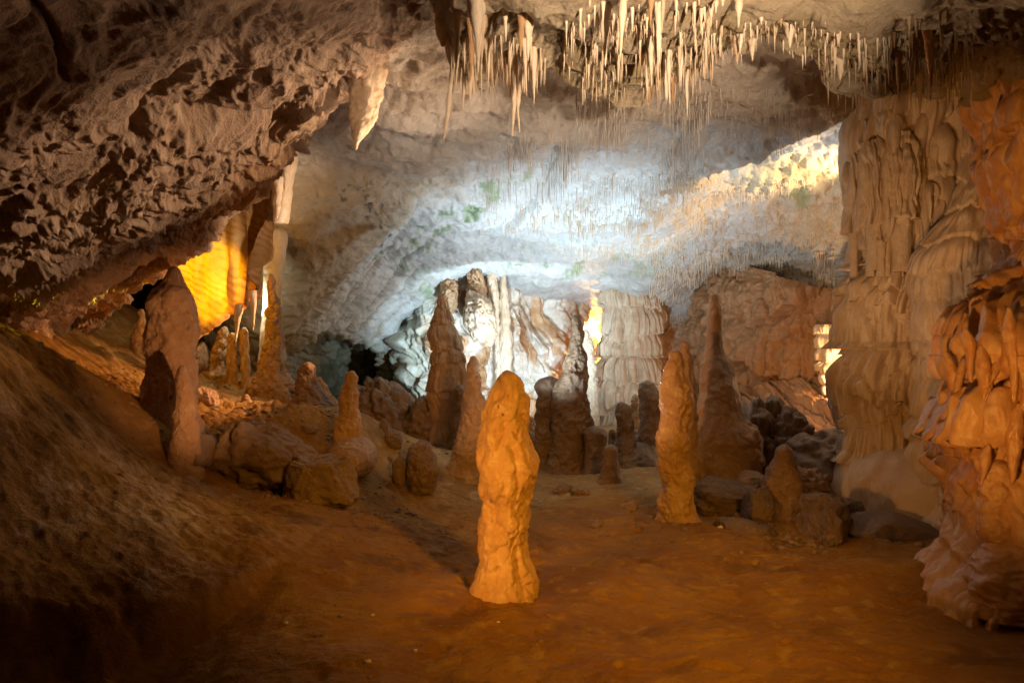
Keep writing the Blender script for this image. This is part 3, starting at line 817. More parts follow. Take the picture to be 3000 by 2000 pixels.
# ------------------------------------------------------------------ STALAGMITES
SM = [
    # label, material, depth, style, ribbing, profile
    ('pitted orange stalagmite standing alone in the middle of the clay path', 'stalag_orange', 5.3, 'pitted',
     [(1083, 1468, 1502), (1092, 1459, 1515), (1110, 1454, 1524), (1150, 1446, 1531), (1200, 1430, 1541), (1250, 1411, 1550), (1300, 1403, 1559), (1350, 1404, 1564), (1400, 1406, 1562), (1450, 1411, 1552), (1500, 1410, 1542), (1550, 1413, 1545), (1600, 1410, 1549), (1650, 1405, 1555), (1700, 1396, 1562), (1735, 1387, 1570), (1752, 1382, 1574)]),
    ('tall thick reddish stalagmite in front of the yellow lit curtain', 'stalag', 7.6, 'slab',
     [(778, 495, 512), (790, 486, 521), (805, 480, 527), (835, 473, 538), (855, 458, 552), (890, 437, 565), (960, 431, 568), (1045, 431, 567), (1120, 427, 562), (1160, 418, 561), (1200, 421, 565), (1245, 430, 570), (1270, 430, 575)]),
    ('short dark red stalagmite leaning against the foot of the tall thick one', 'stalag', 7.0, 'smooth',
     [(1069, 530, 542), (1083, 523, 548), (1121, 514, 561), (1159, 512, 570), (1197, 510, 571), (1255, 503, 577), (1290, 495, 582)]),
    ('knobbly grey stalagmite on a flared foot before the broken column', 'stalag', 10.0, 'knobbly',
     [(803, 788, 802), (815, 783, 808), (853, 780, 808), (884, 780, 818), (930, 778, 820), (968, 774, 826), (1006, 772, 828), (1044, 766, 830), (1083, 758, 833), (1106, 744, 847), (1132, 731, 872), (1172, 722, 885)]),
    ('pale orange stalagmite standing just right of the long ochre boulder', 'stalag_orange', 8.5, 'lumpy',
     [(1084, 1024, 1038), (1099, 1014, 1043), (1130, 1005, 1047), (1168, 998, 1049), (1206, 993, 1051), (1244, 988, 1053), (1283, 982, 1055), (1320, 978, 1062)]),
    ('tall tan tiered stalagmite left of the bright white wall', 'stalag', 11.5, 'tiered7',
     [(857, 1287, 1297), (870, 1285, 1303), (891, 1281, 1312), (930, 1271, 1327), (949, 1265, 1333), (987, 1262, 1346), (1025, 1266, 1355), (1044, 1262, 1360), (1083, 1257, 1365), (1132, 1250, 1366), (1159, 1249, 1362), (1200, 1262, 1358), (1250, 1268, 1352), (1300, 1262, 1352), (1325, 1255, 1360)]),
    ('slim brown spike stalagmite just behind the foreground one', 'stalag', 9.8, 'lumpy',
     [(1042, 1381, 1392), (1064, 1371, 1402), (1102, 1370, 1404), (1140, 1364, 1405), (1159, 1360, 1409), (1185, 1354, 1424), (1236, 1348, 1422), (1283, 1340, 1418), (1320, 1328, 1416), (1385, 1318, 1420)]),
    ('tall dark spire of the central cluster, silhouetted against the warm niche', 'stalag_dark', 10.5, 'lumpy',
     [(921, 1680, 1692), (938, 1674, 1698), (977, 1674, 1705), (1015, 1666, 1710), (1053, 1652, 1714), (1091, 1645, 1716), (1114, 1640, 1718), (1149, 1627, 1716), (1187, 1615, 1722), (1225, 1612, 1731), (1252, 1611, 1729), (1283, 1611, 1716), (1340, 1610, 1714), (1400, 1605, 1718)]),
    ('round-headed dark stalagmite fused to the left of the central spire', 'stalag_dark', 10.7, 'lumpy',
     [(1101, 1600, 1625), (1114, 1580, 1634), (1130, 1574, 1642), (1160, 1578, 1642), (1187, 1572, 1638), (1283, 1569, 1630), (1340, 1570, 1628), (1400, 1566, 1630)]),
    ('squat dark stump with a flat top right of the central spire', 'stalag_dark', 10.3, 'smooth',
     [(1247, 1722, 1768), (1254, 1714, 1775), (1275, 1711, 1779), (1310, 1713, 1776), (1345, 1711, 1772), (1400, 1706, 1774)]),
    ('brown stalagmite with a lit right rim before the grey fluted column', 'stalag_dark', 10.8, 'lumpy',
     [(1176, 1812, 1828), (1186, 1806, 1838), (1198, 1804, 1843), (1225, 1806, 1850), (1245, 1809, 1853), (1283, 1806, 1860), (1330, 1796, 1866), (1410, 1780, 1880)]),
    ('broad black-brown stump with a square top left of the tall orange stalagmite', 'stalag_dark', 11.0, 'smooth',
     [(1114, 1884, 1910), (1122, 1876, 1919), (1145, 1873, 1928), (1168, 1874, 1937), (1225, 1874, 1938), (1300, 1862, 1942), (1400, 1846, 1950)]),
    ('small rounded dark stalagmite before the central cluster', 'stalag_dark', 9.5, 'smooth',
     [(1300, 1784, 1798), (1310, 1774, 1808), (1350, 1766, 1811), (1390, 1760, 1815), (1430, 1750, 1822), (1445, 1746, 1826)]),
    ('little glistening grey stalagmite gleaming between two dark stumps', 'stalag', 12.5, 'knobbly',
     [(1153, 1856, 1864), (1165, 1850, 1870), (1200, 1845, 1873), (1230, 1847, 1872), (1270, 1846, 1876), (1330, 1840, 1880)]),
    ('tall lumpy orange stalagmite right of the central cluster', 'stalag_orange', 7.5, 'lumpy',
     [(1023, 1972, 1988), (1035, 1964, 1996), (1060, 1960, 2000), (1086, 1950, 2004), (1112, 1942, 2012), (1157, 1935, 2021), (1202, 1932, 2020), (1246, 1932, 2016), (1290, 1933, 2016), (1336, 1934, 2019), (1380, 1936, 2022), (1425, 1937, 2023), (1470, 1935, 2028), (1530, 1932, 2040), (1550, 1928, 2046)]),
    ('small dark knob stalagmite clinging to the left of the tall orange one', 'stalag_dark', 7.7, 'smooth',
     [(1048, 1946, 1955), (1060, 1940, 1960), (1090, 1938, 1962), (1140, 1936, 1965), (1250, 1938, 1970), (1520, 1940, 1990)]),
    ('slender stalagmite with a bright right edge behind the tall orange one', 'stalag', 8.3, 'lumpy',
     [(998, 1998, 2010), (1008, 1993, 2018), (1023, 1992, 2020), (1068, 1995, 2028), (1112, 1997, 2032), (1157, 2000, 2037), (1190, 2000, 2040), (1300, 1995, 2045), (1470, 1990, 2050)]),
    ('tall pale bottle-shaped stalagmite before the orange flowstone wall', 'stalag', 9.0, 'smooth',
     [(861, 2090, 2105), (876, 2084, 2111), (912, 2079, 2117), (956, 2076, 2121), (1001, 2073, 2122), (1046, 2069, 2128), (1068, 2058, 2142), (1112, 2052, 2153), (1157, 2046, 2161), (1202, 2036, 2167), (1229, 2031, 2174), (1269, 2019, 2198), (1291, 2016, 2208), (1336, 2018, 2214), (1380, 2024, 2222), (1440, 2020, 2228)]),
    ('small finger stalagmite on the right shoulder of the bottle-shaped one', 'stalag', 8.9, 'knobbly',
     [(1231, 2182, 2194), (1245, 2174, 2201), (1290, 2170, 2214), (1336, 2176, 2219), (1400, 2170, 2232), (1440, 2165, 2240)]),
    ('dark cone-shaped stalagmite among the boulders on the right', 'stalag_dark', 7.6, 'lumpy',
     [(1299, 2288, 2308), (1314, 2275, 2319), (1345, 2266, 2329), (1368, 2258, 2337), (1406, 2246, 2352), (1444, 2241, 2360), (1502, 2238, 2362), (1560, 2232, 2368)]),
    ('small dark knobbly stalagmite high on the slope by the left edge', 'stalag', 8.3, 'knobbly',
     [(822, 92, 104), (835, 86, 110), (860, 78, 116), (890, 64, 124), (915, 58, 132), (940, 52, 134), (960, 50, 138)]),
    ('dark double-peaked stalagmite right of the flared grey one', 'stalag_dark', 9.5, 'knobbly',
     [(1059, 895, 908), (1072, 883, 919), (1095, 879, 924), (1112, 877, 930), (1130, 876, 943), (1168, 870, 966), (1206, 860, 991), (1225, 855, 1000)]),
    ('low peak stalagmite behind the dark double-peaked one', 'stalag', 9.9, 'knobbly',
     [(1104, 930, 942), (1115, 926, 948), (1140, 926, 962), (1180, 930, 985), (1220, 930, 1000)]),
    ('short grey stub stalagmite on the sandy slope, casting a long shadow', 'stalag', 9.2, 'smooth',
     [(1154, 716, 724), (1165, 709, 729), (1190, 706, 733), (1210, 704, 740), (1222, 698, 748)]),
    ('amber waisted stalagmite below the curtain tip, second from the left', 'stalag_orange', 10.3, 'lumpy',
     [(974, 674, 686), (985, 669, 692), (1010, 667, 692), (1035, 668, 694), (1060, 664, 697), (1090, 666, 695), (1113, 666, 694), (1125, 662, 698)]),
    ('amber bumpy stalagmite below the curtain tip, nearest the broken column', 'stalag_orange', 10.3, 'lumpy',
     [(958, 712, 720), (970, 704, 725), (1010, 702, 726), (1050, 706, 730), (1080, 706, 733), (1105, 712, 732), (1120, 708, 736)]),
    ('grey bumpy stalagmite below the curtain, leaning left', 'stalag', 10.4, 'knobbly',
     [(955, 650, 666), (970, 644, 668), (1000, 630, 666), (1030, 618, 660), (1060, 606, 652), (1085, 600, 650), (1100, 596, 652)]),
    ('tiny pale stalagmite knob in the dark gap left of the tall thick stalagmite', 'stalag', 9.8, 'lumpy',
     [(905, 412, 422), (915, 407, 427), (930, 411, 424), (945, 406, 428), (958, 398, 434), (975, 392, 440), (990, 388, 444)]),
    ('small dark cone stalagmite on the rippled pale ground left of the tiered one', 'stalag_dark', 9.6, 'smooth',
     [(1226, 1120, 1130), (1240, 1114, 1137), (1270, 1112, 1141), (1300, 1106, 1150), (1315, 1100, 1158)]),
    ('pale slim tiered stalagmite standing left of the grey fluted column', 'cream', 17.6, 'lumpy',
     [(962, 1714, 1720), (975, 1708, 1728), (1010, 1704, 1734), (1060, 1702, 1744), (1100, 1702, 1748), (1160, 1706, 1752), (1250, 1706, 1756), (1280, 1700, 1762)]),
    ('pale banded stalagmite-like column reaching the white vault', 'grey_flow', 17.2, 'lumpy',
     [(728, 1446, 1450), (760, 1440, 1454), (800, 1428, 1456), (840, 1424, 1458), (880, 1440, 1462), (930, 1446, 1462), (985, 1448, 1466), (1060, 1452, 1476), (1150, 1450, 1486)]),
    ('small banded pale stalagmite right of the tall banded column', 'grey_flow', 17.2, 'lumpy',
     [(776, 1472, 1476), (800, 1470, 1479), (835, 1466, 1484), (865, 1466, 1490), (920, 1464, 1494), (1000, 1462, 1500)]),
    ('dark leaning stalagmite shoulder against the right foot of the tiered one', 'stalag_dark', 11.2, 'lumpy',
     [(1125, 1340, 1352), (1140, 1332, 1362), (1180, 1328, 1368), (1240, 1322, 1370), (1330, 1316, 1376)]),
    ('thin dark stalagmite peeping between the squat stump and the brown one', 'stalag_dark', 11.4, 'smooth',
     [(1255, 1788, 1798), (1265, 1783, 1806), (1300, 1782, 1810), (1390, 1776, 1814)]),
    ('short pale stalagmite behind the foreground one, at its right side', 'stalag', 11.8, 'knobbly',
     [(1218, 1548, 1558), (1232, 1544, 1566), (1270, 1542, 1572), (1350, 1538, 1578)]),
    ('low dark stalagmite knob left of the round-headed dark one', 'stalag_dark', 10.9, 'smooth',
     [(1336, 1552, 1562), (1346, 1548, 1570), (1370, 1546, 1576), (1395, 1544, 1580)]),
    ('small brown stalagmite stub right of the tall orange one', 'stalag', 8.6, 'lumpy',
     [(1318, 2040, 2052), (1330, 2034, 2060), (1370, 2030, 2066), (1460, 2024, 2074)]),
    ('cream pointed stalagmite tip before the orange flowstone wall', 'cream', 13.5, 'smooth',
     [(1197, 2308, 2313), (1205, 2306, 2318), (1225, 2300, 2324), (1260, 2296, 2328)]),
]
for k, (lab, mt, d, st, prof) in enumerate(SM):
    kw = {}
    stl = st
    if st == 'tiered7':
        stl = 'tiered'
        rm = 0.22
        kw = dict(tiers=[CH + (CV - v) / FPX * d for v in (850, 900, 946, 1020, 1062, 1150, 1225, 1290)], rib=0.055, bulge=0.045, depth=0.045)
    elif st == 'tiered4':
        stl = 'tiered'
        kw = dict(rib=0.05, bulge=0.03, depth=0.012)
    elif st == 'slab':
        stl = 'pitted'
        kw = dict(amp=0.75)
    big = d < 8 or (prof[-1][0] - prof[0][0]) > 250
    o = revolve('stalagmite', prof, d=d, m=M[mt], seed=k + 1, style=stl, nth=160 if big else 80, nz=220 if big else 90, **kw)
    tag(o, lab, 'stalagmite', 'stalagmites on the cave floor')


# ------------------------------------------------------------------ ROCKS
def boulder(name, label, box, d, mt, seed=0, thick=0.5, power=2.6, rz=0.0, amp=1.0, knob=0.0, ridg=0.0, cat='boulder', group='rocks lying on the cave floor', nth=120, nz=72, tilt=0.0, slope=0.0, on_wall=False):
    u0, v0, u1, v1 = box
    a, c = P(u0, v1, d), P(u1, v0, d)
    cx, cz = (a[0] + c[0]) / 2, (a[2] + c[2]) / 2
    rx, rz_ = (c[0] - a[0]) / 2, (c[2] - a[2]) / 2
    bot_ = min(cz - rz_ * 1.24, gz(cx, d) - 0.04) if not on_wall else cz - rz_ * 1.24
    DBG.append((round(cz - rz_ - gz(cx, d), 2), name, box, d))
    rz2 = (cz + rz_ - bot_) / 2
    cz = (cz + rz_ + bot_) / 2
    ry = thick
    th = np.linspace(0, 2 * math.pi, nth, endpoint=False)
    ph = np.linspace(0.02, math.pi - 0.02, nz)
    TH, PH = np.meshgrid(th, ph)
    x, y, z = np.sin(PH) * np.cos(TH), np.sin(PH) * np.sin(TH), np.cos(PH)
    nrm = (np.abs(x) ** power + np.abs(y) ** power + np.abs(z) ** power) ** (-1 / power)
    x, y, z = x * nrm, y * nrm, z * nrm
    Q = V3(x, y, z)
    q = Q * np.array([rx, ry, rz2]) + seed * 5.31
    s = min(rx, rz2)
    f = 0.25 / s
    dp = amp * (0.14 * fbm(q * f * 3.5, 4) + 0.05 * ridge(q * f * 10, 4))
    if knob:
        w1, w2 = worley(q * f * 9)
        w3, w4 = worley(q * f * 19)
        dp += knob * (0.30 * (0.32 - w1 * w1) + 0.12 * (0.32 - w3 * w3))
    if ridg:
        w1, w2 = worley(q * np.array([1, 1, 2.6]) * f * 4.6)
        dp += ridg * 0.20 * (0.32 - w1 * w1)
    if mt in ('rockm', 'rock_dark') and nth == 120:
        rk = np.random.RandomState(seed * 13 + 5)
        for c in range(16):
            nn = rk.normal(size=3)
            nn[2] = abs(nn[2]) * 0.8
            nn /= np.linalg.norm(nn)
            hh = rk.uniform(0.66, 0.98)
            dt = (Q * nn).sum(-1)
            Q = Q - np.clip(dt - hh, 0, None)[..., None] * nn * 0.92
    Q = Q * (1 + dp[..., None])
    X_ = Q[..., 0] * rx
    Y_ = Q[..., 1] * ry
    Z_ = Q[..., 2] * rz2
    Z_ = Z_ + slope * X_
    c_, s_ = math.cos(rz), math.sin(rz)
    Vs = V3(cx + X_ * c_ - Y_ * s_, d + X_ * s_ + Y_ * c_, cz + Z_).reshape(-1, 3)
    F = grid_faces(nz, nth, wrap=True)
    cb = len(Vs)
    tp = Vs[:nth].mean(0)
    bt = Vs[-nth:].mean(0)
    Vs = np.vstack([Vs, [tp, bt]])
    i = np.arange(0, nth, 2)
    o1 = (nz - 1) * nth
    F = np.vstack([F, np.stack([np.full_like(i, cb), (i + 2) % nth, (i + 1) % nth, i], -1), np.stack([np.full_like(i, cb + 1), o1 + i, o1 + (i + 1) % nth, o1 + (i + 2) % nth], -1)])
    o = link_mesh(name, Vs, F[:, ::-1], M[mt], loc=(cx, d, cz - rz2))
    tag(o, label, cat, group)
    return o


BR = [
    ('boulder', 'long ochre boulder lying left of the path below the sandy slope', (612, 1228, 930, 1398), 7.6, 'rockm', dict(thick=0.42, power=2.8, slope=-0.10, knob=0.5, amp=1.3)),
    ('boulder', 'rounded orange boulder at the right end of the long one', (822, 1318, 1046, 1424), 7.2, 'rockm', dict(thick=0.3, power=3.0, knob=0.15, amp=1.3)),
    ('boulder', 'dark squarish boulder at the left end of the long ochre one', (525, 1262, 625, 1355), 7.2, 'rockm', dict(thick=0.3, power=4, amp=0.7)),
    ('flowstone_mound', 'grey rippled mound at the foot of the pale lit stalagmite', (968, 1282, 1100, 1385), 8.4, 'stalag', dict(thick=0.45, power=2.2, amp=0.6)),
    ('boulder', 'dome-shaped dark rock on the path edge beside a smaller one', (1188, 1302, 1280, 1402), 8.9, 'stalag_dark', dict(thick=0.2, power=2.0, amp=1.2)),
    ('boulder', 'small round dark rock left of the dome-shaped one', (1150, 1340, 1190, 1382), 8.9, 'stalag_dark', dict(thick=0.09, power=2.2)),
    ('boulder', 'small dark hump rock at the foot of the dark cone stalagmite', (1126, 1258, 1178, 1316), 9.5, 'stalag_dark', dict(thick=0.14, power=2.0)),
    ('boulder', 'dark ribbed rock mass in shade left of the tiered stalagmite', (1195, 1170, 1300, 1330), 11.9, 'stalag_dark', dict(thick=0.5, power=2.3, ridg=1.2, amp=1.4)),
    ('boulder', 'dark knobbly rock heap behind the pale lit stalagmite', (1040, 1140, 1240, 1290), 12.3, 'stalag_dark', dict(thick=0.6, power=2.1, knob=1.6, slope=-0.45, amp=1.4)),
    ('flowstone_mound', 'dark smooth mound joining the feet of the central cluster', (1770, 1296, 1950, 1440), 11.0, 'stalag_dark', dict(thick=0.5, power=2.2, amp=0.8)),
    ('boulder', 'lumpy little rock on the floor before the central cluster', (1618, 1412, 1684, 1456), 9.2, 'rockm', dict(thick=0.12, knob=0.5)),
    ('boulder', 'second lumpy little rock, touching the first on its right', (1676, 1422, 1734, 1462), 9.0, 'rockm', dict(thick=0.12, knob=0.5)),
    ('boulder', 'flat little rock just in front of the two lumpy ones', (1650, 1458, 1742, 1484), 8.7, 'rockm', dict(thick=0.1, power=2.5)),
    ('boulder', 'tiny stub rock on the floor left of the tall orange stalagmite', (1830, 1462, 1872, 1505), 8.1, 'rockm', dict(thick=0.08, power=3)),
    ('boulder', 'tiny round rock touching the foot of the tall orange stalagmite', (1904, 1478, 1944, 1512), 7.9, 'rockm', dict(thick=0.07)),
    ('flowstone_mound', 'bulging draped flowstone skirt under the bottle-shaped stalagmite', (2004, 1225, 2222, 1440), 9.05, 'stalag', dict(thick=0.42, power=2.7, knob=0.55, ridg=0.4, amp=1.2)),
    ('flowstone_mound', 'black cauliflower flowstone mound right of the bottle-shaped stalagmite', (2158, 1190, 2300, 1470), 9.6, 'stalag_dark', dict(thick=0.45, power=2.4, ridg=1.9, knob=0.6, amp=1.3)),
    ('flowstone_mound', 'round-headed cauliflower flowstone lump with a lit right edge', (2262, 1210, 2376, 1400), 9.2, 'stalag_dark', dict(thick=0.25, power=2.4, ridg=1.7, knob=0.5, amp=1.2)),
    ('flowstone_mound', 'dark sloping flowstone mound left of the big right column', (2290, 1285, 2600, 1540), 8.8, 'stalag_dark', dict(thick=0.6, power=2.2, ridg=1.2, knob=0.7, slope=-0.14, amp=1.2)),
    ('boulder', 'pale crumbly rock ledge lit from the right below the cauliflower flowstone', (2318, 1378, 2438, 1440), 8.3, 'stalag', dict(thick=0.2, power=2.4, knob=1.3, slope=-0.25)),
    ('boulder', 'flat-topped slab behind the foot of the tall orange stalagmite', (2030, 1408, 2240, 1500), 8.1, 'rock_dark', dict(thick=0.35, power=4.5, amp=0.9, slope=-0.06)),
    ('boulder', 'upright brown block left of the dark cone stalagmite', (2168, 1428, 2262, 1548), 7.55, 'rock_dark', dict(thick=0.25, power=3.6, amp=0.9)),
    ('boulder', 'small domed rock at the foot of the bottle-shaped stalagmite', (2160, 1382, 2238, 1440), 8.5, 'stalag', dict(thick=0.2, power=2.4)),
    ('boulder', 'hollowed brown boulder in front of the dark cone stalagmite', (2346, 1444, 2508, 1612), 7.0, 'rock_dark', dict(thick=0.3, power=3.2, amp=1.5, knob=0.4)),
    ('boulder', 'small bright-topped rock before the hollowed boulder', (2404, 1470, 2462, 1610), 6.7, 'rock_dark', dict(thick=0.13, power=2.2, amp=1.5, knob=0.4)),
    ('boulder', 'long smooth dark boulder tapering towards the orange pillar', (2470, 1488, 2764, 1612), 7.0, 'rock_dark', dict(thick=0.42, power=2.3, amp=0.5, slope=-0.16)),
    ('boulder', 'dark boulder behind the long smooth one', (2470, 1448, 2590, 1520), 7.8, 'rock_dark', dict(thick=0.3, power=2.2, slope=-0.1)),
    ('boulder', 'dark rounded boulder wedged between bright ground and orange pillar', (2644, 1462, 2764, 1560), 7.5, 'rock_dark', dict(thick=0.25, power=2.3, slope=0.1)),
    ('boulder', 'low flat rock on the clay before the right-hand boulders', (2086, 1522, 2270, 1582), 7.1, 'rock_dark', dict(thick=0.25, power=2.4, slope=-0.1)),
    ('boulder', 'small rock at the upper slope edge left of the dark gap', (440, 1000, 478, 1040), 9.4, 'rockm', dict(thick=0.1, knob=0.5)),
    ('boulder', 'grey lump of rock right of the tall thick stalagmite', (566, 1004, 606, 1062), 10.2, 'rockm', dict(thick=0.2, power=2.4, knob=0.4)),
    ('boulder', 'twisted small rock lying right of the tall thick stalagmite', (575, 1140, 634, 1180), 8.9, 'stalag', dict(thick=0.12, power=2.4, slope=-0.35, amp=1.8)),
    ('boulder', 'small flat rock at the lower edge of the sandy slope', (878, 1240, 932, 1266), 8.6, 'rockm', dict(thick=0.12, power=3)),
    ('boulder', 'crumbly little rock below the dark double-peaked stalagmite', (905, 1212, 938, 1238), 8.9, 'rockm', dict(thick=0.08, knob=0.8)),
]
for k, (nm, lab, box, d, mt, kw) in enumerate(BR):
    boulder(nm, lab, box, d, mt, seed=k + 1, cat='boulder' if nm == 'boulder' else 'flowstone mound', **kw)


# ------------------------------------------------------------------ COLUMNS
def empty(name, loc):
    o = bpy.data.objects.new(name, None)
    o.location = loc
    C.objects.link(o)
    return o


def zv(v, d):
    return CH + (CV - v) / FPX * d


# big grey-beige column on the right
D1 = 8.3
root = empty('flowstone_column', P(2680, 1330, D1))
tag(root, 'massive beige column of tiered flowstone joining floor and ceiling on the right', 'column')
prof = [(0, 2430, 2960), (150, 2470, 2900), (250, 2488, 2880), (340, 2488, 2868), (450, 2480, 2862), (550, 2487, 2856), (650, 2500, 2850), (770, 2510, 2846)]
revolve('upper_shaft', prof, d=D1, m=M['grey_flow'], seed=41, style='tiered', nth=420, nz=300, tiers=[zv(v, D1) for v in (-100, 900)], rib=0.13, bulge=0.03, depth=0.19, parent=root, cap=False, base_ext=0.05, ell=0.9)
prof = [(728, 2540, 2830), (745, 2512, 2850), (790, 2492, 2870), (840, 2482, 2880), (900, 2478, 2885), (960, 2484, 2890), (1000, 2478, 2890)]
revolve('middle_tier', prof, d=D1 - 0.05, m=M['grey_flow'], seed=42, style='tiered', nth=420, nz=220, el=22.0, tiers=[zv(v, D1) for v in (700, 815, 900, 1010)], rib=0.08, bulge=0.08, depth=0.15, parent=root, ell=0.9, base_ext=0.08)
prof = [(965, 2530, 2850), (985, 2484, 2880), (1010, 2470, 2890), (1080, 2472, 2890), (1150, 2470, 2890), (1166, 2470, 2890), (1200, 2470, 2890), (1260, 2482, 2880), (1320, 2488, 2870)]
revolve('lower_tier', prof, d=D1 - 0.1, m=M['grey_flow'], seed=43, style='tiered', nth=420, nz=260, el=22.0, tiers=[zv(v, D1) for v in (950, 1060, 1160, 1250)], rib=0.075, bulge=0.07, depth=0.15, parent=root, ell=0.9, base_ext=0.1)
rl = random.Random(21)
LB = [(2528, 2600, 395, 742), (2596, 2680, 372, 745), (2700, 2775, 235, 360), (2694, 2768, 345, 545), (2776, 2830, 415, 560), (2690, 2750, 530, 745)]
for k in range(20):
    uc_ = 2500 + 330 * (k + rl.random()) / 20
    wd_ = rl.uniform(13, 30)
    v0_ = rl.uniform(215, 430) + 0.5 * abs(uc_ - 2650)
    LB.append((uc_ - wd_, uc_ + wd_, v0_, rl.choice([760, 760, v0_ + rl.uniform(130, 260)])))
for k, (u0, u1, v0, v1) in enumerate(LB):
    so = min(0.97, abs((u0 + u1) / 2 - 2675) / 200.0)
    dd = D1 - 0.9 * 0.66 * math.sqrt(1 - so * so) + 0.05 + rl.uniform(-0.05, 0.05)
    rb = 0.05
    hh = v1 - v0
    um = (u0 + u1) / 2
    pf = [(v0, um - 8, um + 8), (v0 + 0.06 * hh, u0 + 10, u1 - 10), (v0 + 0.18 * hh, u0, u1), (v0 + 0.5 * hh, u0 + 3, u1 - 3), (v0 + 0.85 * hh, u0 + 6, u1 - 7), (v1, u0 + 10, u1 - 12)]
    if v1 > 740:
        pf.append((v1 + 50, u0 + 10, u1 - 12))
    else:
        pf = pf[:-1] + [(v1 - 8, u0 + 16, u1 - 16), (v1, um - 5, um + 5)]
    revolve('drapery_lobe', pf, d=dd, m=M['grey_flow'], seed=140 + k, style='tiered', nth=140, nz=150, tiers=[zv(v0 - 30, dd)], rib=rb, bulge=0.02, depth=0.10, parent=root, base_ext=0, hang=False, ell=1.2)
o = boulder('flowstone_base', None, (2448, 1268, 2960, 1620), D1 - 0.25, 'grey_flow', seed=61, thick=1.0, power=2.2, amp=0.35, nth=160, nz=100, cat=None, group=None)
o.parent = root
o.location = o.location - root.location

# pale ribbed cone beside it
o = revolve('flowstone_cone', [(375, 2826, 2838), (420, 2816, 2862), (480, 2814, 2888), (530, 2802, 2912), (580, 2785, 2930), (620, 2765, 2935), (660, 2745, 2935), (720, 2700, 2940), (800, 2680, 2950), (1000, 2690, 2990)],
            d=7.35, m=M['grey_flow'], seed=51, style='tiered', nth=260, nz=220, rib=0.055, bulge=0.07, depth=0.05, base_ext=0.3)
tag(o, 'pale ribbed flowstone cone between the beige column and the orange pillar', 'flowstone')

# near orange pillar
D2 = 5.5
root = empty('flowstone_pillar', P(3120, 1690, D2))
tag(root, 'glossy orange flowstone pillar with dripping lobes at the right edge', 'pillar')
le2 = [(-300, 2760), (-150, 2775), (0, 2800), (60, 2822), (100, 2812), (160, 2832), (230, 2838), (300, 2832), (400, 2850), (480, 2866), (570, 2902), (640, 2926), (700, 2916), (760, 2905), (800, 2895), (860, 2845), (920, 2776), (960, 2740), (1010, 2728), (1060, 2738), (1110, 2768), (1150, 2774), (1200, 2764), (1250, 2742), (1310, 2730), (1380, 2734), (1430, 2738), (1480, 2756), (1560, 2762), (1610, 2762), (1660, 2735), (1720, 2690), (1900, 2560)]


def pillar_sheet(name, v0, v1, nr, nc, tiers, rib, bulge, depth, seed, lump, ddepth, wob=0.12):
    rws = []
    for vv0 in np.linspace(v0, v1, 22):
        ul = float(lin(vv0, le2)) + 42 + 60 * math.exp(-((vv0 - 1010) / 190.0) ** 2)
        dd = 5.35 + float(lin(vv0, ddepth))
        rws.append([(ul + 160, vv0, dd + 1.5), (ul + 40, vv0, dd + 0.75), (ul, vv0, dd + 0.25), (ul + 45, vv0, dd - 0.12), (ul + 150, vv0, dd - 0.42), (ul + 300, vv0, dd - 0.55), (ul + 520, vv0, dd - 0.35), (ul + 760, vv0, dd + 0.4)])
    S = sheet(rws, nr, nc)
    Nn = grid_normals(S, (0, 0, 1.7))
    # arc length along each row
    seg = np.linalg.norm(np.diff(S, axis=1), axis=-1)
    arc = np.concatenate([np.zeros((nr, 1)), np.cumsum(seg, axis=1)], 1)
    arc = arc.mean(0, keepdims=True) * np.ones((nr, 1))
    rel = flow(arc, S[..., 2], tiers, seed, rib, bulge, depth, wob, 9.0, 0.10)
    w1, w2 = worley(S * np.array([3.6, 3.6, 2.0]))
    w3, w4 = worley(S * np.array([8.0, 8.0, 5.0]) + 2)
    w5, w6 = worley(S * np.array([7.0, 7.0, 2.2]) + 9)
    rel = rel + lump * (0.11 * (0.35 - w1 * w1) + 0.05 * (0.35 - w3 * w3)) - 0.12 * sstep(0.34, 0.12, w5) * sstep(-0.15, 0.2, pn(S * 2.3)) + 0.13 * fbm(S * 1.6 + seed, 4)
    S = S + Nn * rel[..., None]
    back = S + np.array([0.12, 0.35, 0.0])
    Vs = np.vstack([S.reshape(-1, 3), back.reshape(-1, 3)])
    n_ = nr * nc
    ri = np.r_[np.arange(nc), np.arange(1, nr) * nc + nc - 1, (nr - 1) * nc + np.arange(nc - 2, -1, -1), np.arange(nr - 2, 0, -1) * nc]
    nx_ = np.roll(ri, -1)
    F = np.vstack([grid_faces(nr, nc), grid_faces(nr, nc)[:, ::-1] + n_, np.stack([ri, ri + n_, nx_ + n_, nx_], -1)])
    return link_mesh(name, Vs, F, M['orange'], loc=P(3000, v1, 5.2), parent=root)


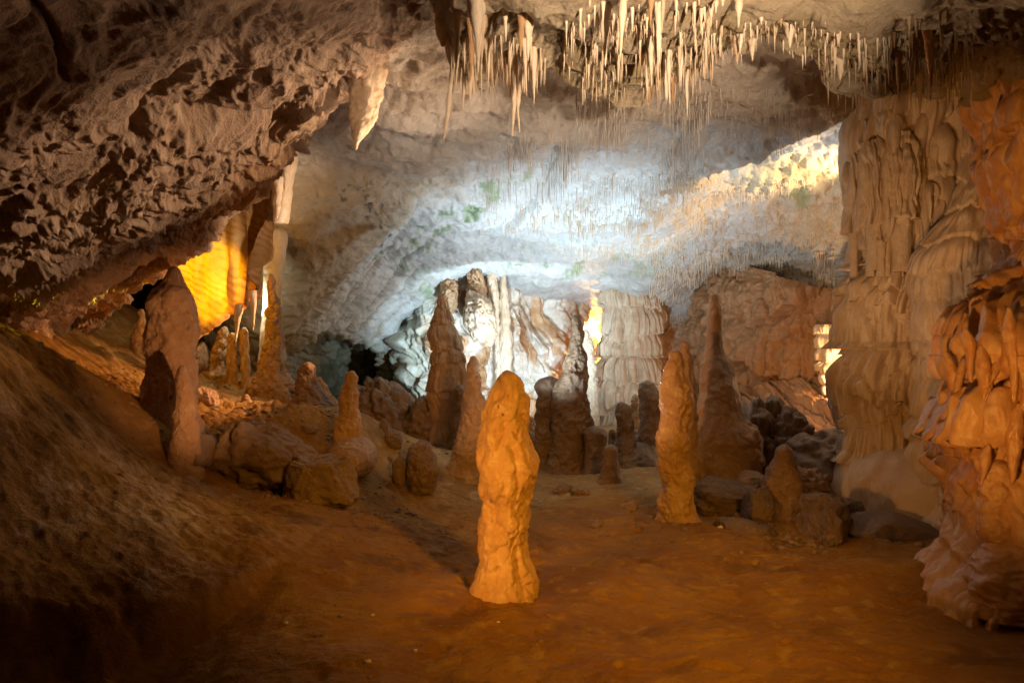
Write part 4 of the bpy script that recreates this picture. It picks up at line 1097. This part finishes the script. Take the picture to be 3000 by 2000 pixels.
DDP = [(-300, 0.0), (0, 0.0), (300, 0.05), (500, 0.12), (700, 0.15), (860, 0.05), (1000, -0.12), (1200, -0.12), (1400, -0.02), (1600, 0.0), (1720, 0.0)]
pillar_sheet('upper_shaft', -300, 880, 420, 360, [zv(v, D2) for v in (-400, -40, 180, 420, 690)], 0.16, 0.05, 0.12, 7.0, 1.3, DDP)
pillar_sheet('fluted_skirt', 830, 1310, 300, 360, [zv(v, D2) for v in (600, 1400)], 0.15, 0.0, 0.26, 8.0, 0.4, DDP, 0.02)
pillar_sheet('pillar_foot', 1270, 1880, 300, 360, [zv(v, D2) for v in (1100, 1330, 1520, 1800)], 0.17, 0.04, 0.06, 9.0, 0.55, [(1270, 0.06), (1400, 0.0), (1720, -0.05)])
for k, (u0, v0, u1, v1, d, wd) in enumerate([(2770, 1030, 2836, 1300, 4.72, 24), (2868, 1010, 2916, 1330, 4.42, 24), (2930, 1140, 2950, 1240, 4.35, 17), (2985, 1180, 2960, 1420, 4.2, 26), (2900, 1300, 2870, 1420, 4.5, 16), (2960, 900, 2975, 1180, 4.3, 22), (2830, 960, 2850, 1120, 4.55, 18), (2915, 1060, 2880, 1180, 4.45, 16), (2820, 1050, 2800, 1200, 4.65, 14)]):
    ul = float(lin((v0 + v1) / 2, le2))
    d = 5.35 - 0.12 + float(lin((u0 + u1) / 2 - ul, [(0, 0.25), (45, -0.12), (150, -0.42), (300, -0.55)])) - 0.02
    pf = []
    d += 0.05
    for t in np.linspace(0, 1, 14):
        r = wd * (1.05 - 0.85 * t ** 1.6) * (1 + 0.12 * math.sin(9 * t + k)) * (0.15 + 0.85 * min(1.0, t / 0.3) ** 0.6)
        c = u0 + (u1 - u0) * t + 4 * math.sin(5 * t + k)
        pf.append((v0 + (v1 - v0) * t, c - r, c + r))
    revolve('drip', pf, d=d, m=M['orange'], seed=80 + k, style='smooth', nth=48, nz=60, parent=root, hang=True, base_ext=0)
pf = [(1345, 2910, 2950), (1370, 2893, 2968), (1430, 2884, 2978), (1500, 2880, 2980), (1560, 2880, 2990), (1600, 2900, 2995), (1625, 2930, 2975)]
revolve('lobe', pf, d=4.95, m=M['orange'], seed=95, style='lumpy', nth=90, nz=110, parent=root, base_ext=0)
pf = [(1490, 2990, 3040), (1560, 2960, 3060), (1660, 2880, 3080), (1700, 2860, 3100)]
revolve('lobe', pf, d=4.9, m=M['orange'], seed=96, style='lumpy', nth=90, nz=110, parent=root, base_ext=0.2)

# fluted column at the back
D3 = 18.2
root = empty('fluted_column', P(1845, 1260, D3))
tag(root, 'grey-cream fluted flowstone column right of the glowing niche', 'column')
prof = [(800, 1770, 1912), (850, 1776, 1915), (880, 1774, 1924), (950, 1772, 1930), (1030, 1768, 1930), (1040, 1766, 1928)]
revolve('upper_shaft', prof, d=D3, m=M['grey_flow'], seed=101, style='tiered', nth=360, nz=220, tiers=[zv(v, D3) for v in (780, 838, 900, 985, 1050)], el=22.0, rib=0.12, bulge=0.09, depth=0.28, parent=root, cap=False, base_ext=0.05, ell=0.8)
prof = [(1024, 1775, 1920), (1036, 1764, 1928), (1070, 1760, 1925), (1120, 1756, 1938), (1200, 1754, 1945), (1280, 1750, 1950)]
revolve('lower_tier', prof, d=D3 - 0.1, m=M['grey_flow'], seed=102, style='tiered', nth=360, nz=220, tiers=[zv(v, D3) for v in (1020, 1110, 1195)], el=22.0, rib=0.12, bulge=0.10, depth=0.28, parent=root, base_ext=0.2, ell=0.8)

# broken column by the curtain: hanging part and standing part
o = revolve('hanging_column', [(380, 842, 900), (430, 828, 880), (480, 812, 872), (540, 800, 862), (600, 798, 856), (640, 798, 850), (655, 802, 844)], d=8.75, m=M['cream'], seed=111, style='tiered', nth=160, nz=160, tiers=[zv(100, 8.75)], rib=0.06, bulge=0.02, depth=0.07, hang=True, base_ext=0, cap=False)
tag(o, 'pink fluted hanging half of the broken column beside the curtain', 'column')
o = revolve('broken_column', [(664, 788, 832), (672, 784, 838), (700, 782, 840), (760, 778, 836), (830, 776, 830), (900, 774, 824), (960, 766, 822), (1060, 760, 822), (1150, 756, 826)], d=10.6, m=M['cream'], seed=112, style='smooth', nth=120, nz=140, amp=0.6)
tag(o, 'smooth pale yellow standing half of the broken column, flat top lit white', 'column')

# ------------------------------------------------------------------ BACK WALL (flowstone) ---------------------------------------
nu, nv = 700, 300
uu = np.linspace(1150, 2620, nu)
tt = np.linspace(0, 1, nv)
top = lin(uu, [(1150, 1010), (1220, 930), (1270, 850), (1320, 800), (1400, 800), (1500, 800), (1600, 815), (1700, 830), (1790, 835), (1930, 850), (2000, 855), (2100, 880), (2200, 905), (2300, 930), (2400, 965), (2480, 970), (2620, 980)])
Uw = np.broadcast_to(uu, (nv, nu)).copy()
top = top - 80 * sstep(2030, 2130, uu)
Vw = top[None, :] - 45 + (1400 - top[None, :] + 35) * tt[:, None]
Dw = lin(Uw, [(1150, 19.5), (1220, 18.0), (1300, 17.6), (1450, 18.6), (1600, 19.2), (1660, 20), (1800, 20.5), (1950, 20.0), (2100, 18.0), (2250, 16.4), (2350, 15.6), (2430, 15.2), (2500, 14.6), (2620, 14)])
# niche behind the spire
nic = sstep(0, 26, Uw - lin(Vw, [(850, 1690), (900, 1700), (950, 1668), (1000, 1640), (1060, 1615), (1130, 1608), (1300, 1606)])) * sstep(0, 14, 1778 - Uw)
Dw = Dw + 3.0 * nic
bot = sstep(1120, 1330, Vw)
Dw = Dw - 2.2 * bot * sstep(1300, 1500, Uw)
Gw = np.stack([(Uw - CU) / FPX * Dw, Dw, CH + (CV - Vw) / FPX * Dw], -1)
Nw = grid_normals(Gw, (0, 0, 1.7))
a_ = Gw[..., 0]
z_ = Gw[..., 2]
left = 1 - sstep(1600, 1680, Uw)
fl_r = flow(a_, z_ + 0.35 * pn(V3(a_ * 0.5, 1.1, 0.2)), [3.3, 2.3, 1.2, 0.3, -0.6], 5.0, 0.13, 0.26, 0.22, 0.55, 14.0)
fl_l = flow(a_ + 0.3 * z_, z_, [4.0, 0.9], 9.0, 0.20, 0.2, 0.20, 0.5) + 0.55 * fbm(Gw * 0.9, 3)
w1, w2 = worley(Gw * 1.6)
disp = fl_r * (1 - left) + fl_l * left + 0.07 * ridge(Gw * 2.2, 4) + left * 0.16 * (w1 - 0.5)
Gw = Gw + Nw * disp[..., None]
Gw[..., 1] -= 0
col = np.ones(Gw.shape)
# orange and brown flow streaks on the white left wall; ochre wall on the right
st = fbm(V3(a_ * 3.2 + z_ * 0.9, 0.2, z_ * 0.45), 4)
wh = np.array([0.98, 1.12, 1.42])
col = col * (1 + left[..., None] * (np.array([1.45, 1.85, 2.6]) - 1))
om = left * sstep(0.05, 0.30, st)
col *= 1 - om[..., None] * (1 - np.array([0.78, 0.52, 0.32]))
bm_ = left * np.clip(blob(Uw, Vw, 1330, 850, 50, 40) + blob(Uw, Vw, 1400, 820, 32, 40) + blob(Uw, Vw, 1510, 960, 32, 90), 0, 1)
col *= 1 - bm_[..., None] * (1 - np.array([0.55, 0.36, 0.22]))
gr = left * np.clip(blob(Uw, Vw, 1400, 905, 40, 38), 0, 1)
col *= 1 - gr[..., None] * 0.6
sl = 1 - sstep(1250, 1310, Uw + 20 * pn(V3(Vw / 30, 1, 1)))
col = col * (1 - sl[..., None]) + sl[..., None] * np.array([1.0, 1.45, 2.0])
rt = sstep(1960, 2080, Uw)
col *= 1 - rt[..., None] * (1 - np.array([0.80, 0.64, 0.50]))
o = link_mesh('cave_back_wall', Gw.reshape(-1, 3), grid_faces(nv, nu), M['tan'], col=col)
tag(o, 'draped flowstone wall closing the back of the chamber', 'cave wall', kind='structure')

# grey rock shelf lump over the white mouth in the back wall
boulder('rock_lobe', 'grey hooded rock lobe jutting from the white back wall', (1362, 870, 1452, 985), 16.6, 'grey_flow', seed=71, thick=0.7, power=2.2, amp=1.4, knob=0.4, cat='rock', group=None, on_wall=True, slope=-0.5)
boulder('rock_lobe', 'brown curved rock lobe under the vault left of the banded column', (1372, 790, 1424, 880), 16.9, 'stalag', seed=72, thick=0.5, power=2.2, amp=1.6, cat='rock', group=None, on_wall=True, slope=-1.0)
boulder('rock_lobe', 'brown rock lobe above the top of the tiered stalagmite', (1292, 808, 1344, 900), 16.9, 'stalag', seed=73, thick=0.5, power=2.2, amp=1.4, cat='rock', group=None, on_wall=True)

# warm lit fluted curtain in the gap by the big column
o = revolve('flowstone_drapery', [(950, 2400, 2470), (1000, 2398, 2474), (1080, 2404, 2476), (1150, 2420, 2478), (1200, 2436, 2478)], d=14.4, m=M['cream'], seed=121, style='tiered', nth=200, nz=160, rib=0.11, bulge=0.05, depth=0.13, hang=True, base_ext=0, cap=False)
tag(o, 'brightly lit fluted drapery in the gap left of the big beige column', 'drapery')

# ------------------------------------------------------------------ CURTAIN (translucent)
topc = [(470, 800, 8.9), (520, 770, 8.9), (580, 715, 8.9), (650, 660, 8.9), (715, 615, 8.9), (765, 560, 8.9), (805, 500, 8.9)]
midc = [(508, 880, 9.1), (535, 860, 9.1), (600, 850, 9.0), (665, 800, 8.8), (725, 740, 9.0), (770, 670, 8.9), (800, 620, 8.9)]
botc = [(560, 1015, 9.2), (580, 990, 9.2), (622, 968, 9.1), (672, 925, 9.0), (718, 890, 9.1), (742, 850, 9.0), (775, 760, 8.8)]
S = sheet([topc, midc, botc], 160, 260)
Nn = grid_normals(S, (0, 0, 1.7))
sx = np.linspace(0, 1, 260)[None, :]
ty = np.linspace(0, 1, 160)[:, None]
fold = 0.10 * np.sin(sx * 21 + 1.2 * ty) + 0.05 * np.sin(sx * 47 + 2 * ty) + 0.03 * fbm(S * 4, 3)
S = S + Nn * (fold * (0.3 + 0.7 * ty))[..., None]
u_ = np.random.RandomState(2)
S[-1] += 0.03 * np.stack([pn(V3(np.arange(260) * 0.2, 0, 0)), 0 * np.arange(260), pn(V3(np.arange(260) * 0.15, 3, 0))], -1)
back = S + Nn * -0.022
V_ = np.vstack([S.reshape(-1, 3), back.reshape(-1, 3)])
Fq = grid_faces(160, 260)
nV = 160 * 260
rim_i = np.r_[np.arange(260), (np.arange(1, 160) * 260 + 259), (159 * 260 + np.arange(258, -1, -1)), (np.arange(158, 0, -1) * 260)]
nx = np.roll(rim_i, -1)
Fr = np.stack([rim_i, rim_i + nV, nx + nV, nx], -1)
bnd = np.sin((S[..., 2] * 1.0 + S[..., 0] * 0.55 + 0.05 * fbm(S * 3, 3)) * 70) * 0.5 + 0.5 * fbm(S * np.array([14, 14, 6]), 3) + 0.6 * fbm(S * 2.5 + 3, 3)
cb_ = 1 - 0.42 * sstep(-0.2, 0.9, bnd)
cc_ = np.stack([0.5 + 0.5 * cb_, cb_, cb_ ** 1.5], -1)
brn = sstep(0.52, 0.74, sx + 0.0 * ty)[..., None]
cc_ = cc_ * (1 - brn * (1 - np.array([0.50, 0.40, 0.30])))
o = link_mesh('flowstone_curtain', V_, np.vstack([Fq, Fq[:, ::-1] + nV, Fr]), M['curtain'], loc=P(650, 700, 8.9), col=np.vstack([cc_.reshape(-1, 3)] * 2))
tag(o, 'folded translucent flowstone curtain glowing yellow, hanging from the overhang', 'curtain')


# ------------------------------------------------------------------ STALACTITES
def stalactite(label, prof, d, mt='cream', seed=0, style='smooth', group=None, cat='stalactite', nth=32, nz=60, name='stalactite'):
    o = revolve(name, prof, d=d, m=M[mt], seed=seed, style=style, nth=nth, nz=nz, hang=True, base_ext=0, cap=True)
    tag(o, label, cat, group)
    return o


stalactite('broad blade-like stalactite hanging off the edge of the brown overhang', [(90, 1075, 1170), (150, 1066, 1150), (200, 1040, 1140), (250, 1028, 1130), (300, 1027, 1118), (350, 1027, 1096), (390, 1028, 1070), (410, 1033, 1055), (425, 1038, 1048), (440, 1040, 1044)], 6.5, 'cream', 201, 'lumpy', nth=90, nz=110)
stalactite('long wavy thin stalactite hanging at the left end of the fringe', [(140, 1317, 1333), (200, 1318, 1330), (260, 1315, 1324), (290, 1310, 1324), (320, 1308, 1319), (350, 1304, 1314), (390, 1299, 1306), (418, 1298, 1301)], 5.3, 'cream', 202)
stalactite('straight tapering stalactite right of the long wavy one', [(100, 1366, 1396), (150, 1368, 1392), (200, 1370, 1389), (240, 1372, 1385), (270, 1374, 1381), (296, 1376, 1379)], 5.2, 'cream', 203)
stalactite('long stalactite in the middle of the fringe, with a slimmer one fused beside it', [(100, 1495, 1525), (160, 1499, 1518), (220, 1502, 1517), (260, 1503, 1518), (290, 1500, 1514), (330, 1500, 1511), (370, 1499, 1506), (402, 1500, 1502)], 5.2, 'cream', 204)
stalactite('slim crooked stalactite fused to the right of the long middle one', [(120, 1530, 1552), (170, 1532, 1546), (230, 1524, 1538), (280, 1512, 1526), (320, 1514, 1521), (360, 1518, 1523), (388, 1521, 1524)], 5.25, 'cream', 205)
stalactite('thick pale drapery stalactite at the left end of the ceiling shelf', [(-120, 1265, 1365), (-40, 1272, 1352), (0, 1275, 1338), (50, 1277, 1332), (90, 1280, 1322), (120, 1288, 1312), (140, 1295, 1301)], 4.9, 'cream', 206, 'lumpy', nth=64)
stalactite('thin rusty orange stalactite hanging before the big beige column', [(-140, 2690, 2742), (-40, 2696, 2738), (0, 2699, 2736), (60, 2704, 2734), (120, 2708, 2736), (170, 2715, 2735), (220, 2720, 2730), (260, 2723, 2728), (298, 2724, 2726)], 4.6, 'orange', 207, 'lumpy', nth=56, nz=110)
stalactite('thick mauve stalactite with a bright right edge, left of the rusty one', [(-100, 2380, 2480), (-20, 2388, 2474), (60, 2412, 2474), (120, 2425, 2475), (170, 2440, 2476), (200, 2452, 2470), (238, 2457, 2461)], 4.8, 'cream', 208, 'lumpy', nth=64)
stalactite('honey brown folded stalactite at the top centre', [(-60, 1485, 1545), (0, 1495, 1545), (40, 1500, 1542), (80, 1505, 1535), (110, 1512, 1522)], 4.8, 'stalag_orange', 209, 'lumpy', nth=64)
stalactite('amber tapering stalactite in the right half of the fringe', [(-20, 1785, 1812), (60, 1788, 1806), (120, 1790, 1803), (170, 1793, 1800), (190, 1796, 1798)], 4.8, 'stalag_orange', 210)

for k, (u0, v0, u1, v1, wd, lab) in enumerate([
        (842, 440, 836, 560, 16, 'short thick pink stalactite at the top of the curtain edge'),
        (818, 520, 812, 640, 13, 'slim stalactite grown along the curtain edge, above the broken column'),
        (930, 300, 922, 372, 12, 'stubby cream stalactite on the overhang edge, nearest the broad blade'),
        (965, 262, 958, 330, 9, 'thin cream stalactite on the overhang edge beside the broad blade'),
        (905, 350, 900, 424, 8, 'thin cream stalactite midway down the overhang edge'),
        (742, 850, 742, 968, 9, 'pale yellow drapery tip hanging left of the broken column'),
        (700, 890, 690, 1002, 11, 'pale stalactite tip hanging over the amber stalagmites'),
        (760, 700, 757, 800, 8, 'thin dark drapery tip between curtain and broken column')]):
    pf = []
    for t in np.linspace(0, 1, 8):
        r = wd * (1.1 - 0.95 * t ** 1.3) * (1 + 0.12 * math.sin(8 * t + k))
        c = u0 + (u1 - u0) * t
        pf.append((v0 + (v1 - v0) * t, c - r, c + r))
    dd = 9.0 if v0 > 600 else (8.4 if u0 < 860 else 7.2)
    stalactite(lab, pf, dd, 'cream', 300 + k)

rs = random.Random(11)
ub, vb, db = uvd(BCEIL)
cand = {}


def pick(UU, VV, box, rnd):
    """a vertex of a ceiling grid that shows inside the given part of the photograph"""
    key = (id(UU), box)
    if key not in cand:
        idx = np.argwhere((UU > box[0]) & (UU < box[2]) & (VV > box[1]) & (VV < box[3]))
        cand[key] = idx
    idx = cand[key]
    return tuple(idx[rnd.randrange(len(idx))])


def cone_verts(L, r, seed, nth=8, nz=9, bend=0.012, soda=False):
    rn = random.Random(seed)
    V, F = [], []
    bx, by = rn.uniform(-bend, bend), rn.uniform(-bend, bend)
    for j in range(nz):
        t = j / (nz - 1)
        if soda:
            rad = r * (0.75 + 0.25 * math.cos(t * 9 + seed)) * (1 if j < nz - 1 else 0.4) * (2.4 if j == 0 else (1.5 if j == 1 else 1))
        else:
            rad = r * (0.75 * (1 - t) ** 1.6 + 0.45 * (1 - t) ** 0.6) * (1 + 0.14 * math.sin(t * 15 + seed) + 0.08 * math.sin(t * 31 + 2 * seed)) + r * 0.05
            if j == 0:
                rad *= 1.5
        for i in range(nth):
            a = 2 * math.pi * i / nth
            V.append((rad * math.cos(a) + bx * math.sin(3 * t) * L * 3, rad * math.sin(a) + by * math.sin(3 * t) * L * 3, 0.03 - t * (L + 0.03)))
    for j in range(nz - 1):
        for i in range(nth):
            F.append((j * nth + i, j * nth + (i + 1) % nth, (j + 1) * nth + (i + 1) % nth, (j + 1) * nth + i))
    return np.array(V), np.array(F)


protos = {}


def hang_copy(name, kindkey, L, r, loc, mt, label, group, cat, soda=False):
    """a hanging cone; a few base shapes share their mesh data"""
    s = rs.randrange(5)
    key = (kindkey, s, mt)
    if key not in protos:
        V, F = cone_verts(1.0, 1.0, s + 3, soda=soda, nth=8 if soda else 14, nz=8 if soda else 18, bend=0.0)
        me_o = link_mesh(name, V, F[:, ::-1], M[mt])
        protos[key] = me_o.data
        o = me_o
    else:
        o = bpy.data.objects.new(name, protos[key])
        C.objects.link(o)
    o.location = loc
    o.scale = (r, r * rs.uniform(0.8, 1.2), L)
    o.rotation_euler = (rs.uniform(-0.05, 0.05), rs.uniform(-0.05, 0.05), rs.uniform(0, 6.28))
    tag(o, label, cat, group)
    return o


def rank_labels(items, noun, where):
    """items: (object, length). The three longest are named one by one, the others by their length class."""
    items.sort(key=lambda t: -t[1])
    names = ['longest ', 'second longest ', 'third longest ']
    n_ = len(items)
    for r_, (o_, L_) in enumerate(items):
        if r_ < 3:
            o_['label'] = names[r_] + noun + ' ' + where
        elif r_ < n_ * 0.45:
            o_['label'] = 'mid-length ' + noun + ' ' + where
        else:
            o_['label'] = 'short ' + noun + ' ' + where


def fringe(box, n_, L0, L1, r0, r1, mt, noun, where, group):
    out = []
    for k in range(n_):
        i, j = pick(ub, vb, box, rs)
        p = BCEIL[i, j]
        big = rs.random() ** 1.7
        L = L0 + (L1 - L0) * big
        r = (r0 + (r1 - r0) * big) * rs.uniform(0.8, 1.25)
        o_ = hang_copy('stalactite', 'st', L, r, (p[0], p[1], p[2] + 0.02), rs.choice([mt, mt, 'straw', 'grey_flow', 'stalag_orange']), 'x', group, 'stalactite')
        out.append((o_, L))
    rank_labels(out, noun, where)


FG = 'stalactites of the ceiling fringe'
fringe((1335, 90, 1580, 185), 70, 0.07, 0.36, 0.006, 0.018, 'cream', 'cream stalactite', 'in the dense cluster around the long middle stalactite', FG)
fringe((1310, -40, 1570, 80), 16, 0.22, 0.50, 0.022, 0.048, 'cream', 'thick honey stalactite', 'at the top edge above the dense cluster', FG)
fringe((1665, 130, 1800, 225), 34, 0.06, 0.28, 0.006, 0.015, 'cream', 'cream stalactite', 'at the left end of the long bright fringe', FG)
fringe((1790, 120, 2100, 225), 84, 0.07, 0.36, 0.006, 0.018, 'cream', 'bright stalactite', 'in the long fringe right of centre', FG)
fringe((1740, -60, 2090, 120), 40, 0.10, 0.38, 0.011, 0.028, 'cream', 'stubby pale stalactite', 'above the long bright fringe', FG)
fringe((2090, -20, 2400, 120), 20, 0.05, 0.20, 0.014, 0.034, 'cream', 'small stalactite', 'on the smooth brown ceiling right of the fringe', FG)
fringe((2400, 40, 2830, 235), 36, 0.08, 0.32, 0.008, 0.022, 'cream', 'dim brown stalactite', 'over the big beige column', FG)

# soda straws on the vault: the largest as things, the rest as one mass
uv_, vv_, dv_ = uvd(VAULT)
zones = [
    # box, count, length range, radius, material, label, group
    ((1640, 235, 2100, 420), 90, 0.06, 0.30, 0.0038, 'straw_grey', ('grey soda straw', 'hanging behind the bright fringe, above the white vault'), 'grey soda straws of the upper vault'),
    ((1480, 380, 2050, 560), 70, 0.08, 0.34, 0.0045, 'straw_grey', ('dark soda straw', 'against the blue-white part of the vault'), 'grey soda straws of the blue-white vault'),
    ((1900, 560, 2480, 740), 60, 0.08, 0.24, 0.0065, 'straw', ('pale soda straw', 'in the warm lit part of the vault'), 'soda straws of the warm vault'),
    ((1880, 700, 2250, 860), 50, 0.10, 0.30, 0.009, 'straw', ('glittering soda straw', 'near the back wall'), 'glittering soda straws near the back'),
    ((1560, 620, 1900, 800), 30, 0.10, 0.26, 0.010, 'straw', ('white soda straw', 'in the brightest patch of the vault'), 'white soda straws of the brightest patch'),
]
CLUMP = 0.40 + 1.2 * fbm(V3(uv_ / 90, vv_ / 55, 1.5), 3)
lft = 1620 - 0.9 * (vv_ - 240) + 60 * pn(V3(vv_ / 40, 2.0, 0.3))
CLUMP = CLUMP * sstep(-40, 160, uv_ - np.where(vv_ < 600, lft, 1380)) * sstep(225, 300, vv_ + 25 * pn(V3(uv_ / 50, 0, 0)))
CLUMP = np.clip(CLUMP, 0, 1)
CL_E, CL_V, CL_U = CLUMP, uv_, vv_
for (box, cnt, L0, L1, r, mt, lab, grp) in zones:
    items = []
    for k in range(cnt):
        for tries in range(14):
            i, j = pick(uv_, vv_, box, rs)
            if CLUMP[i, j] > rs.random() * 0.8:
                break
        p = VAULT[i, j]
        L = L0 + (L1 - L0) * rs.random() ** 1.6
        items.append((hang_copy('soda_straw', 'soda', L, r * rs.uniform(0.8, 1.3), (p[0], p[1], p[2]), mt, 'x', grp, 'soda straw', soda=True), L))
    rank_labels(items, lab[0], lab[1])


def mass(name, label, zs_, mt, seed):
    rn = random.Random(seed)
    VV, FF, off = [], [], 0
    for (box, cnt, L0, L1, r) in zs_:
        for k in range(cnt):
            for tries in range(14):
                i, j = pick(uv_, vv_, box, rn)
                if CLUMP[i, j] > rn.random() * 0.9:
                    break
            else:
                continue
            p = VAULT[i, j]
            L = (L0 + (L1 - L0) * rn.random() ** 2) * (0.6 + 0.7 * CLUMP[i, j])
            V, F = cone_verts(L, r * rn.uniform(0.7, 1.3), k, nth=5, nz=5, bend=0.006, soda=rn.random() < 0.6)
            VV.append(V + p)
            FF.append(F[:, ::-1] + off)
            off += len(V)
    o = link_mesh(name, np.vstack(VV), np.vstack(FF), M[mt])
    tag(o, label, 'soda straws', kind='stuff')


mass('soda_straws', 'countless fine grey soda straws covering the vault behind the fringe',
     [((1450, 240, 2450, 460), 1100, 0.03, 0.16, 0.0032), ((1300, 400, 2080, 600), 1700, 0.03, 0.20, 0.0038), ((1250, 300, 1550, 460), 160, 0.02, 0.08, 0.006)], 'straw_grey', 5)
mass('soda_straws', 'countless fine pale soda straws stippling the lower vault to the back wall',
     [((1400, 580, 2200, 800), 2600, 0.02, 0.13, 0.008), ((1950, 520, 2480, 760), 1800, 0.03, 0.14, 0.009), ((1900, 740, 2480, 970), 2800, 0.05, 0.20, 0.012)], 'straw', 6)

rn = random.Random(77)
VV, FF, off = [], [], 0
for (box, cnt, L0, L1, r) in [((1320, 100, 1600, 235), 560, 0.03, 0.20, 0.006), ((1650, 60, 2120, 170), 500, 0.03, 0.16, 0.006), ((1660, 140, 2110, 260), 1100, 0.03, 0.20, 0.0055), ((2090, 60, 2420, 170), 320, 0.02, 0.13, 0.006), ((2400, 90, 2860, 270), 620, 0.03, 0.18, 0.007), ((1700, 0, 2080, 150), 160, 0.03, 0.14, 0.009)]:
    for k in range(cnt):
        i, j = pick(ub, vb, box, rn)
        V, F = cone_verts(L0 + (L1 - L0) * rn.random() ** 2, r * rn.uniform(0.7, 1.5), k, nth=6, nz=6, bend=0.004)
        VV.append(V + BCEIL[i, j])
        FF.append(F[:, ::-1] + off)
        off += len(V)
o = link_mesh('small_stalactites', np.vstack(VV), np.vstack(FF), M['cream'])
tag(o, 'countless small stalactites bristling along the edge of the ceiling shelf', 'small stalactites', kind='stuff')

# pebbles on the clay
for k, (pu, pv, s, lab) in enumerate([(1078, 1934, 0.014, 'bright pale pebble on the clay in the lower left of the path'), (1216, 1905, 0.009, 'small pale pebble right of the bright one'), (1092, 1806, 0.010, 'pale pebble on the clay left of the foreground stalagmite'),
                                      (838, 1826, 0.012, 'pinkish pebble near the edge of the dark bank'), (1460, 1822, 0.008, 'tiny pebble in front of the foreground stalagmite'), (2110, 1548, 0.02, 'pale stone at the edge of the right-hand rocks')]):
    d = 1.7 * FPX / (pv - 1000)
    for it in range(8):
        p = P(pu, pv, d)
        g = gz(p[0], p[1])
        d = (CH - g) * FPX / (pv - 1000)
    p = P(pu, pv, d)
    g = gz(p[0], p[1])
    V = []
    nt_, np_ = 14, 9
    th = np.linspace(0, 2 * math.pi, nt_, endpoint=False)
    ph = np.linspace(0.05, math.pi - 0.05, np_)
    TH, PH = np.meshgrid(th, ph)
    Q = V3(np.sin(PH) * np.cos(TH) * 1.3, np.sin(PH) * np.sin(TH), np.cos(PH) * 0.7)
    Q = Q * (1 + 0.35 * fbm(Q * 1.3 + k * 3, 3))[..., None] * s
    Q = Q.reshape(-1, 3) + np.array([p[0], p[1], g + s * 0.4])
    o = link_mesh('pebble', Q, grid_faces(np_, nt_, wrap=True)[:, ::-1], M['cream'], loc=(p[0], p[1], g))
    tag(o, lab, 'pebble', 'pebbles on the clay')

rn = random.Random(5)
VV, FF, off = [], [], 0
th = np.linspace(0, 2 * math.pi, 8, endpoint=False)
ph = np.linspace(0.1, math.pi - 0.1, 5)
TH, PH = np.meshgrid(th, ph)
B0 = V3(np.sin(PH) * np.cos(TH), np.sin(PH) * np.sin(TH), np.cos(PH))
for k in range(2600):
    if k < 1500:
        x, y, sz = rn.uniform(-4.2, -0.8), rn.uniform(6.6, 11.5), rn.uniform(0.008, 0.035)
    elif k < 2100:
        x, y, sz = rn.uniform(-1.5, 3.6), rn.uniform(4.0, 9.0), rn.uniform(0.005, 0.016)
    else:
        x, y, sz = rn.gauss(2.6, 0.8), rn.gauss(7.2, 0.5), rn.uniform(0.008, 0.04)
    sz *= rn.random() ** 0.7
    Q = B0 * (1 + 0.5 * pn(B0 * 1.7 + k * 0.37))[..., None] * np.array([rn.uniform(0.8, 1.4), rn.uniform(0.7, 1.2), rn.uniform(0.4, 0.9)]) * sz
    VV.append(Q.reshape(-1, 3) + np.array([x, y, gz(x, y) + sz * 0.15]))
    FF.append(grid_faces(5, 8, wrap=True)[:, ::-1] + off)
    off += 40
o = link_mesh('gravel', np.vstack(VV), np.vstack(FF), M['rockm'], smooth=False)
tag(o, 'scattered crumbs of rock on the slope and the clay', 'gravel', kind='stuff')

# ------------------------------------------------------------------ far shell closing the cave round the chamber
th = np.linspace(0, 2 * math.pi, 160, endpoint=False)
ph = np.linspace(0.03, math.pi - 0.03, 80)
TH, PH = np.meshgrid(th, ph)
Q = V3(np.sin(PH) * np.cos(TH) * 15, 13 + np.sin(PH) * np.sin(TH) * 16, 2 + np.cos(PH) * 9)
Q = Q + (0.6 * fbm(Q * 0.5, 4))[..., None] * V3(np.sin(PH) * np.cos(TH), np.sin(PH) * np.sin(TH), np.cos(PH))
F = grid_faces(80, 160, wrap=True)
keep = Q.reshape(-1, 3)[F].mean(1)[:, 1] > -1.2
o = link_mesh('cave_outer_wall', Q.reshape(-1, 3), F[keep], M['brown'], col=np.ones(Q.shape))
tag(o, 'dark outer rock enclosing the chamber', 'cave wall', kind='structure')

import os
if os.environ.get('DBG'):
    for t in DBG:
        print('DBG', t)
